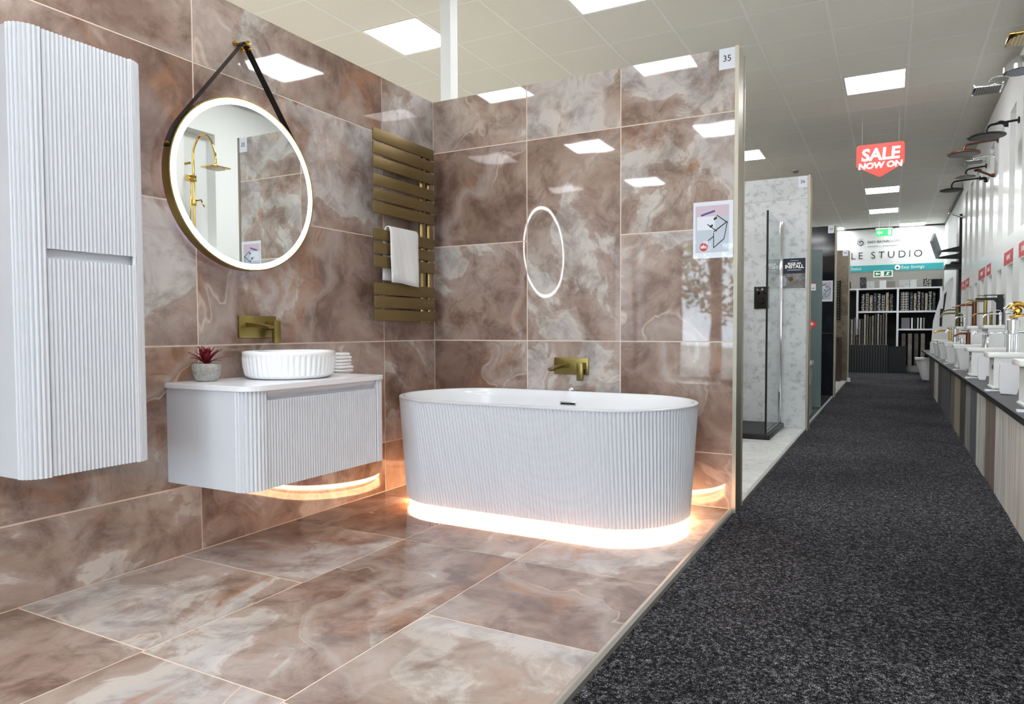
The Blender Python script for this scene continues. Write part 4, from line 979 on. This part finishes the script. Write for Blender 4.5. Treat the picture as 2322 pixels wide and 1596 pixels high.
# ---- shower heads on arms from the panelling
def shower(px, py, y, dia, mat, label, square=False, arm_h=.10, th=.012, armmat=None, wall=PX, tilt=0, grid=False):
    c = pix(px, py, 1, y); t = thing('overhead_shower', (wall, y, c.z), label, 'shower head'); am = armmat or mat
    cx_, cz = min(c.x, wall-dia/2-.008), c.z; xe = wall-.0005
    bm = B()
    if square: box(bm, cx_-dia/2, cx_+dia/2, y-dia/2, y+dia/2, cz, cz+th, bev=.003)
    else: lathe(bm, [(dia/2, 0), (dia/2, th*.5), (dia*.35, th), (.02, th*1.6)], (cx_, y, cz), 32)
    for v in bm.verts: v.co.z += (v.co.x-cx_)*tilt
    hd = finish('head', bm, mat, t, .6)
    bm = B(); lathe(bm, [(dia*.42, -.004), (dia*.42, -.0005)], (cx_, y, cz), 28) if not square else box(bm, cx_-dia*.43, cx_+dia*.43, y-dia*.43, y+dia*.43, cz-.004, cz-.0005)
    for v in bm.verts: v.co.z += (v.co.x-cx_)*tilt
    finish('nozzle_plate', bm, grid or m_nozzle, hd)
    finish('joint', lathe(B(), [(.014, th), (.017, th+.012), (.012, th+.03)], (cx_, y, cz), 14), am, t, .7)
    finish('arm', tube(B(), smooth_path([(cx_, y, cz+th+.025), (cx_, y, cz+arm_h*.6), (cx_+.02, y, cz+arm_h*.9), (cx_+.06, y, cz+arm_h), (xe-.02, y, cz+arm_h+.012), (xe, y, cz+arm_h+.012)]), .010, 10), am, t, .8)
    finish('wall_flange', lathe(B(), [(.028, 0), (.028, -.01), (.014, -.014)], (xe, y, cz+arm_h+.012), 18, 0), am, t, .6)
    return t
m_nozzle = mosaic('nozzle_rubber', '#1b1b1d', '#8f8c84', 55, 1, 0)
m_nozz_gold = mosaic('nozzle_gold', '#4a3d22', '#c9b684', 55, 1, 0, (.2, .3))
m_nozz_chr = mosaic('nozzle_chrome', '#26282f', '#8d92a6', 60, 1, 0)
shower(2330, 160, 2.53, .215, m_chrome, 'domed round chrome shower head on the panelling', False, .12, .07, grid=m_nozz_chr)
shower(2239, 205, 2.78, .20, m_chrome, 'square ribbed chrome shower head on a bent arm', True, .10, .03)
shower(2237, 310, 3.35, .29, m_black, 'round black shower head on a bent black arm', False, .10, .012, grid=m_black)
shower(2186, 350, 4.65, .30, m_copper, 'round copper shower head on a copper arm', False, .10, .03)
shower(2209, 368, 4.86, .17, m_chrome, 'small square chrome shower head beside the copper one', True, .05, .012)
shower(2190, 401, 5.6, .23, m_chrome, 'round chrome shower head on a black arm', False, .09, .014, m_black)
shower(2158, 432, 6.2, .26, m_black, 'round black shower head furthest along the panelling', False, .11, .018, grid=m_black)
def handset(px, py, y, mat, label, dx=-.1, dz=.04):
    c = pix(px, py, 1, y); x = min(c.x, PX-.03); t = thing('hand_shower', (PX, y, c.z), label, 'hand shower')
    finish('holder', lathe(B(), [(.02, 0), (.02, -.02), (.012, -.035)], (PX-.0005, y, c.z), 16, 0), mat, t, .6)
    finish('handle', tube(B(), smooth_path([(PX-.03, y, c.z), (PX+dx*.5, y, c.z+dz*.4), (PX+dx, y, c.z+dz)]), .012, 10), mat, t, .8)
    bm = lathe(B(), [(.012, .02), (.035, .01), (.038, 0), (.03, -.006)], (PX+dx-.01, y, c.z+dz+.004), 20); finish('rose', bm, mat, t, .7)
handset(2298, 281, 4.0, m_black, 'black hand shower below the square chrome shower head', -.05, .02)
handset(2246, 398, 4.9, m_copper, 'copper hand shower on the panelling', -.14, .06)
handset(2230, 410, 5.5, m_black, 'small black hand shower under the copper one', -.03, .02)
handset(2190, 492, 8.2, m_chrome, 'chrome hand shower at the end of the panelling', -.16, .06)

# gold riser shower in a slot (seen in the round mirror)
rs = thing('riser_shower', (3.56, .80, 1.9), 'polished gold riser shower with swan neck and round rose', 'shower')
xr, yr = 3.56, .80
finish('riser', tube(B(), [(xr, yr, 1.75), (xr, yr, 2.62)], .011, 12), m_gold, rs, .8)
finish('swan_neck', tube(B(), smooth_path([(xr, yr, 2.62), (xr-.01, yr+.0, 2.72), (xr-.08, yr+.01, 2.83), (xr-.15, yr+.02, 2.84), (xr-.22, yr+.03, 2.78), (xr-.265, yr+.04, 2.66), (xr-.27, yr+.04, 2.56)]), .010, 12), m_gold, rs, .8)
finish('rose', boxm(xr-.27-.095, xr-.27+.095, yr-.055, yr+.135, 2.510, 2.522, bev=.004), m_gold, rs, .7)
finish('rose_boss', lathe(B(), [(.03, .0125), (.016, .035), (.014, .05)], (xr-.27, yr+.04, 2.51), 20), m_gold, rs, .7)
finish('rose_plate', lathe(B(), [(.085, -.004), (.085, -.0005)], (xr-.27, yr+.04, 2.51), 28), m_nozz_gold, rs)
finish('wall_disc', lathe(B(), [(.03, 0), (.03, -.02), (.012, -.025), (.012, -.16)], (XR-.001, yr-.03, 2.58), 20, 0), m_gold, rs, .6)
finish('slider', boxm(xr-.03, xr+.03, yr-.07, yr+.015, 2.40, 2.46, bev=.006), m_gold, rs, .6)
finish('diverter', lathe(B(), [(.022, -.03), (.024, 0), (.022, .03)], (xr, yr, 2.20), 20), m_gold, rs, .6)
finish('lever', tube(B(), [(xr-.02, yr+.01, 2.22), (xr-.05, yr+.04, 2.23), (xr-.07, yr+.06, 2.16)], .008, 8), m_gold, rs, .8)
finish('hose', tube(B(), smooth_path([(xr, yr-.03, 2.40), (xr-.01, yr-.045, 2.2), (xr, yr-.04, 1.9), (xr, yr-.01, 1.78)]), .006, 8), m_gold, rs, .8)

# red sale stickers along the middle rail
for k, (a, b, ya, yb) in enumerate(((2180, 2190, 0, 0), (2191, 2198.5, 0, 0), (2219, 2234, 0, 0), (2237, 2247, 0, 0), (2276, 2297, 0, 0), (2309, 2332, 0, 0))):
    y1_, y0_ = pix(a, 620, 0, PX).y, pix(b, 600, 0, PX).y
    t = thing('sale_sticker', (PX, (y0_+y1_)/2, 1.54), ['first', 'second', 'third', 'fourth', 'fifth', 'sixth'][k]+' red sticker from the far end of the white panelling rail', 'sticker', 'red stickers on the panelling rail')
    finish('backing', boxm(PX-.0012, PX-.0002, y0_, y1_, 1.543, 1.665), m_redst, t)
    text('lettering', 'SALE' if k % 2 else 'SAVE', .06, (PX-.0018, (y0_+y1_)/2, 1.604), '-X', m_inkw, t, bold=.001, sx=min(1.6, (y1_-y0_)/.22))

# ---- far right corner pieces
to = thing('toilet_pan', (3.3, 11.3, FL), 'white back to wall toilet pan under the end of the worktop', 'toilet')
lp = []
for z, x0_, x1_, dy in ((FL, 3.195, 3.5, .13), (.02, 3.18, 3.5, .14), (.2, 3.125, 3.5, .165), (.34, 3.08, 3.5, .18), (.37, 3.075, 3.5, .182)):
    n = 24; lp.append([(x0_+(x1_-x0_)*(.5-.5*math.cos(t)) if math.cos(t) > 0 else x1_-(x1_-x0_)*.5*(1+math.cos(t)), 11.35+dy*math.sin(t), z) for t in [2*PI*i/n for i in range(n)]])
finish('pan', rings(B(), lp), m_ceram, to, 1.0)
finish('seat', boxm(3.07, 3.5, 11.165, 11.535, .3705, .392, bev=.008), m_white, to, .6); finish('lid', boxm(3.068, 3.5, 11.162, 11.538, .3925, .412, bev=.008), m_white, to, .6)
tp = thing('tilted_panel', (3.5, 10.0, 2.3), 'tilted grey panel held by two flat black bracket arms', 'display panel')
yq = 10.0; pp = [pix(*q, 1, yq) for q in ((2118.5, 529), (2133, 573))]; qq = [pix(*q, 1, yq-.35) for q in ((2111, 547), (2125, 586))]
vs = [pp[0], pp[1], qq[1], qq[0]]; nrm = (vs[1]-vs[0]).cross(vs[3]-vs[0]).normalized()*.02
bm = rings(B(), [[v-nrm for v in vs], [v+nrm for v in vs]]); finish('panel', bm, plain('mid_grey_panel', '#8d9496', .3), tp)
bm = rings(B(), [[v+(sum(vs, Vector())/4-v)*.15+nrm*1.02 for v in vs], [v+(sum(vs, Vector())/4-v)*.15+nrm*1.12 for v in vs]]); finish('inset', bm, plain('dark_grey_inset', '#5a6063', .25), tp)
for (a, b, y, w) in (((2131, 570), (2177, 563), yq, .05), ((2124, 585), (2163, 580), yq-.3, .05)):
    p0, p1 = pix(*a, 1, y), pix(*b, 1, y); p1.x = min(p1.x, XR-.002); p1.x = max(p1.x, XR-.002)
    finish('arm', prism(B(), [(p0.x, p0.z-.01), (p1.x, p1.z-.06), (p1.x, p1.z+.05), (p0.x, p0.z+.01)], y-.02, y+.02, lambda a_, b_, z: (a_, z, b_)), m_black, tp)
bs = thing('black_wall_shelf', (3.6, 9.7, 2.1), 'thick black wall shelf beneath the tilted grey panel', 'shelf')
p0 = pix(2143, 605, 1, 9.6)
finish('board', boxm(p0.x, XR-.002, 9.45, 9.9, p0.z-.03, p0.z+.03), m_black, bs); finish('upper_board', boxm(p0.x+.08, XR-.002, 9.5, 9.9, p0.z+.05, p0.z+.075), m_black, bs)
bp = thing('black_column', (3.70, 9.9, .56), 'tall narrow black shower column on the right wall', 'shower column')
yb_ = pix(2174.5, 600, 0, XR-.03).y
finish('panel', boxm(XR-.045, XR-.001, yb_-.16, yb_+.16, .56, 2.95), m_black, bp); finish('chrome_strip', boxm(XR-.03, XR-.001, yb_+.2, yb_+.3, .56, 2.85), m_chrome, bp); finish('side_strip', boxm(XR-.025, XR-.001, yb_+.4, yb_+.62, .56, 2.7), m_greyw, bp)
wf_ = thing('white_display_fin', (3.55, 9.9, WZ), 'white sloping display fin with black slots on the worktop', 'display stand')
P2 = lambda x, y: (pix(x, y, 1, 9.9).x, pix(x, y, 1, 9.9).z)
pts = [P2(*q) for q in ((2110, 766), (2116, 728), (2129, 684), (2146, 642), (2154, 632), (2161, 628), (2163, 640), (2158, 680), (2150, 766))]
pts = [(min(a, 3.595), b) for a, b in pts]; pts[0] = (pts[0][0], WZ+.0005); pts[-1] = (pts[-1][0], WZ+.0005)
finish('fin', prism(B(), pts, 9.9, 9.94, lambda a, b, z: (a, z, b)), m_slatw, wf_)
for q in (((2132, 700), (2138, 700), (2136, 740), (2130, 740)), ((2141, 668), (2147, 660), (2141, 705), (2137, 710))):
    finish('slot', prism(B(), [P2(*k) for k in q], 9.894, 9.8995, lambda a, b, z: (a, z, b)), m_black, wf_)

# ---- a tree outside, mirrored in the tiles
tr = thing('leafy_tree', (-.3, -14.0, -.1), 'leafy tree outside the shop window mirrored in the glossy tiles', 'tree')
finish('trunk', tube(B(), [(-.3, -14, -.1), (-.32, -14, 1.0), (-.25, -14, 2.2), (-.1, -14, 3.4)], .08, 10, rads=[.11, .09, .08, .05]), m_bark, tr, .8)
bm = B(); rg = random.Random(5)
for k in range(2600):
    th_, ph = rg.uniform(0, 2*PI), math.acos(rg.uniform(-1, 1)); R_ = rg.uniform(.5, 1)**.5
    c = Vector((-.4+2.3*R_*math.sin(ph)*math.cos(th_), -14+1.3*R_*math.sin(ph)*math.sin(th_), 2.6+1.7*R_*math.cos(ph)))
    a = Vector((rg.uniform(-1, 1), rg.uniform(-1, 1), rg.uniform(-1, 1))).normalized(); b = a.cross(Vector((rg.uniform(-1, 1), rg.uniform(-1, 1), rg.uniform(-1, 1)))).normalized()
    bm.faces.new([bm.verts.new(c+q) for q in (a*.10, b*.045, -a*.10, -b*.045)])
finish('foliage', bm, m_leafg, tr)['kind'] = 'stuff'
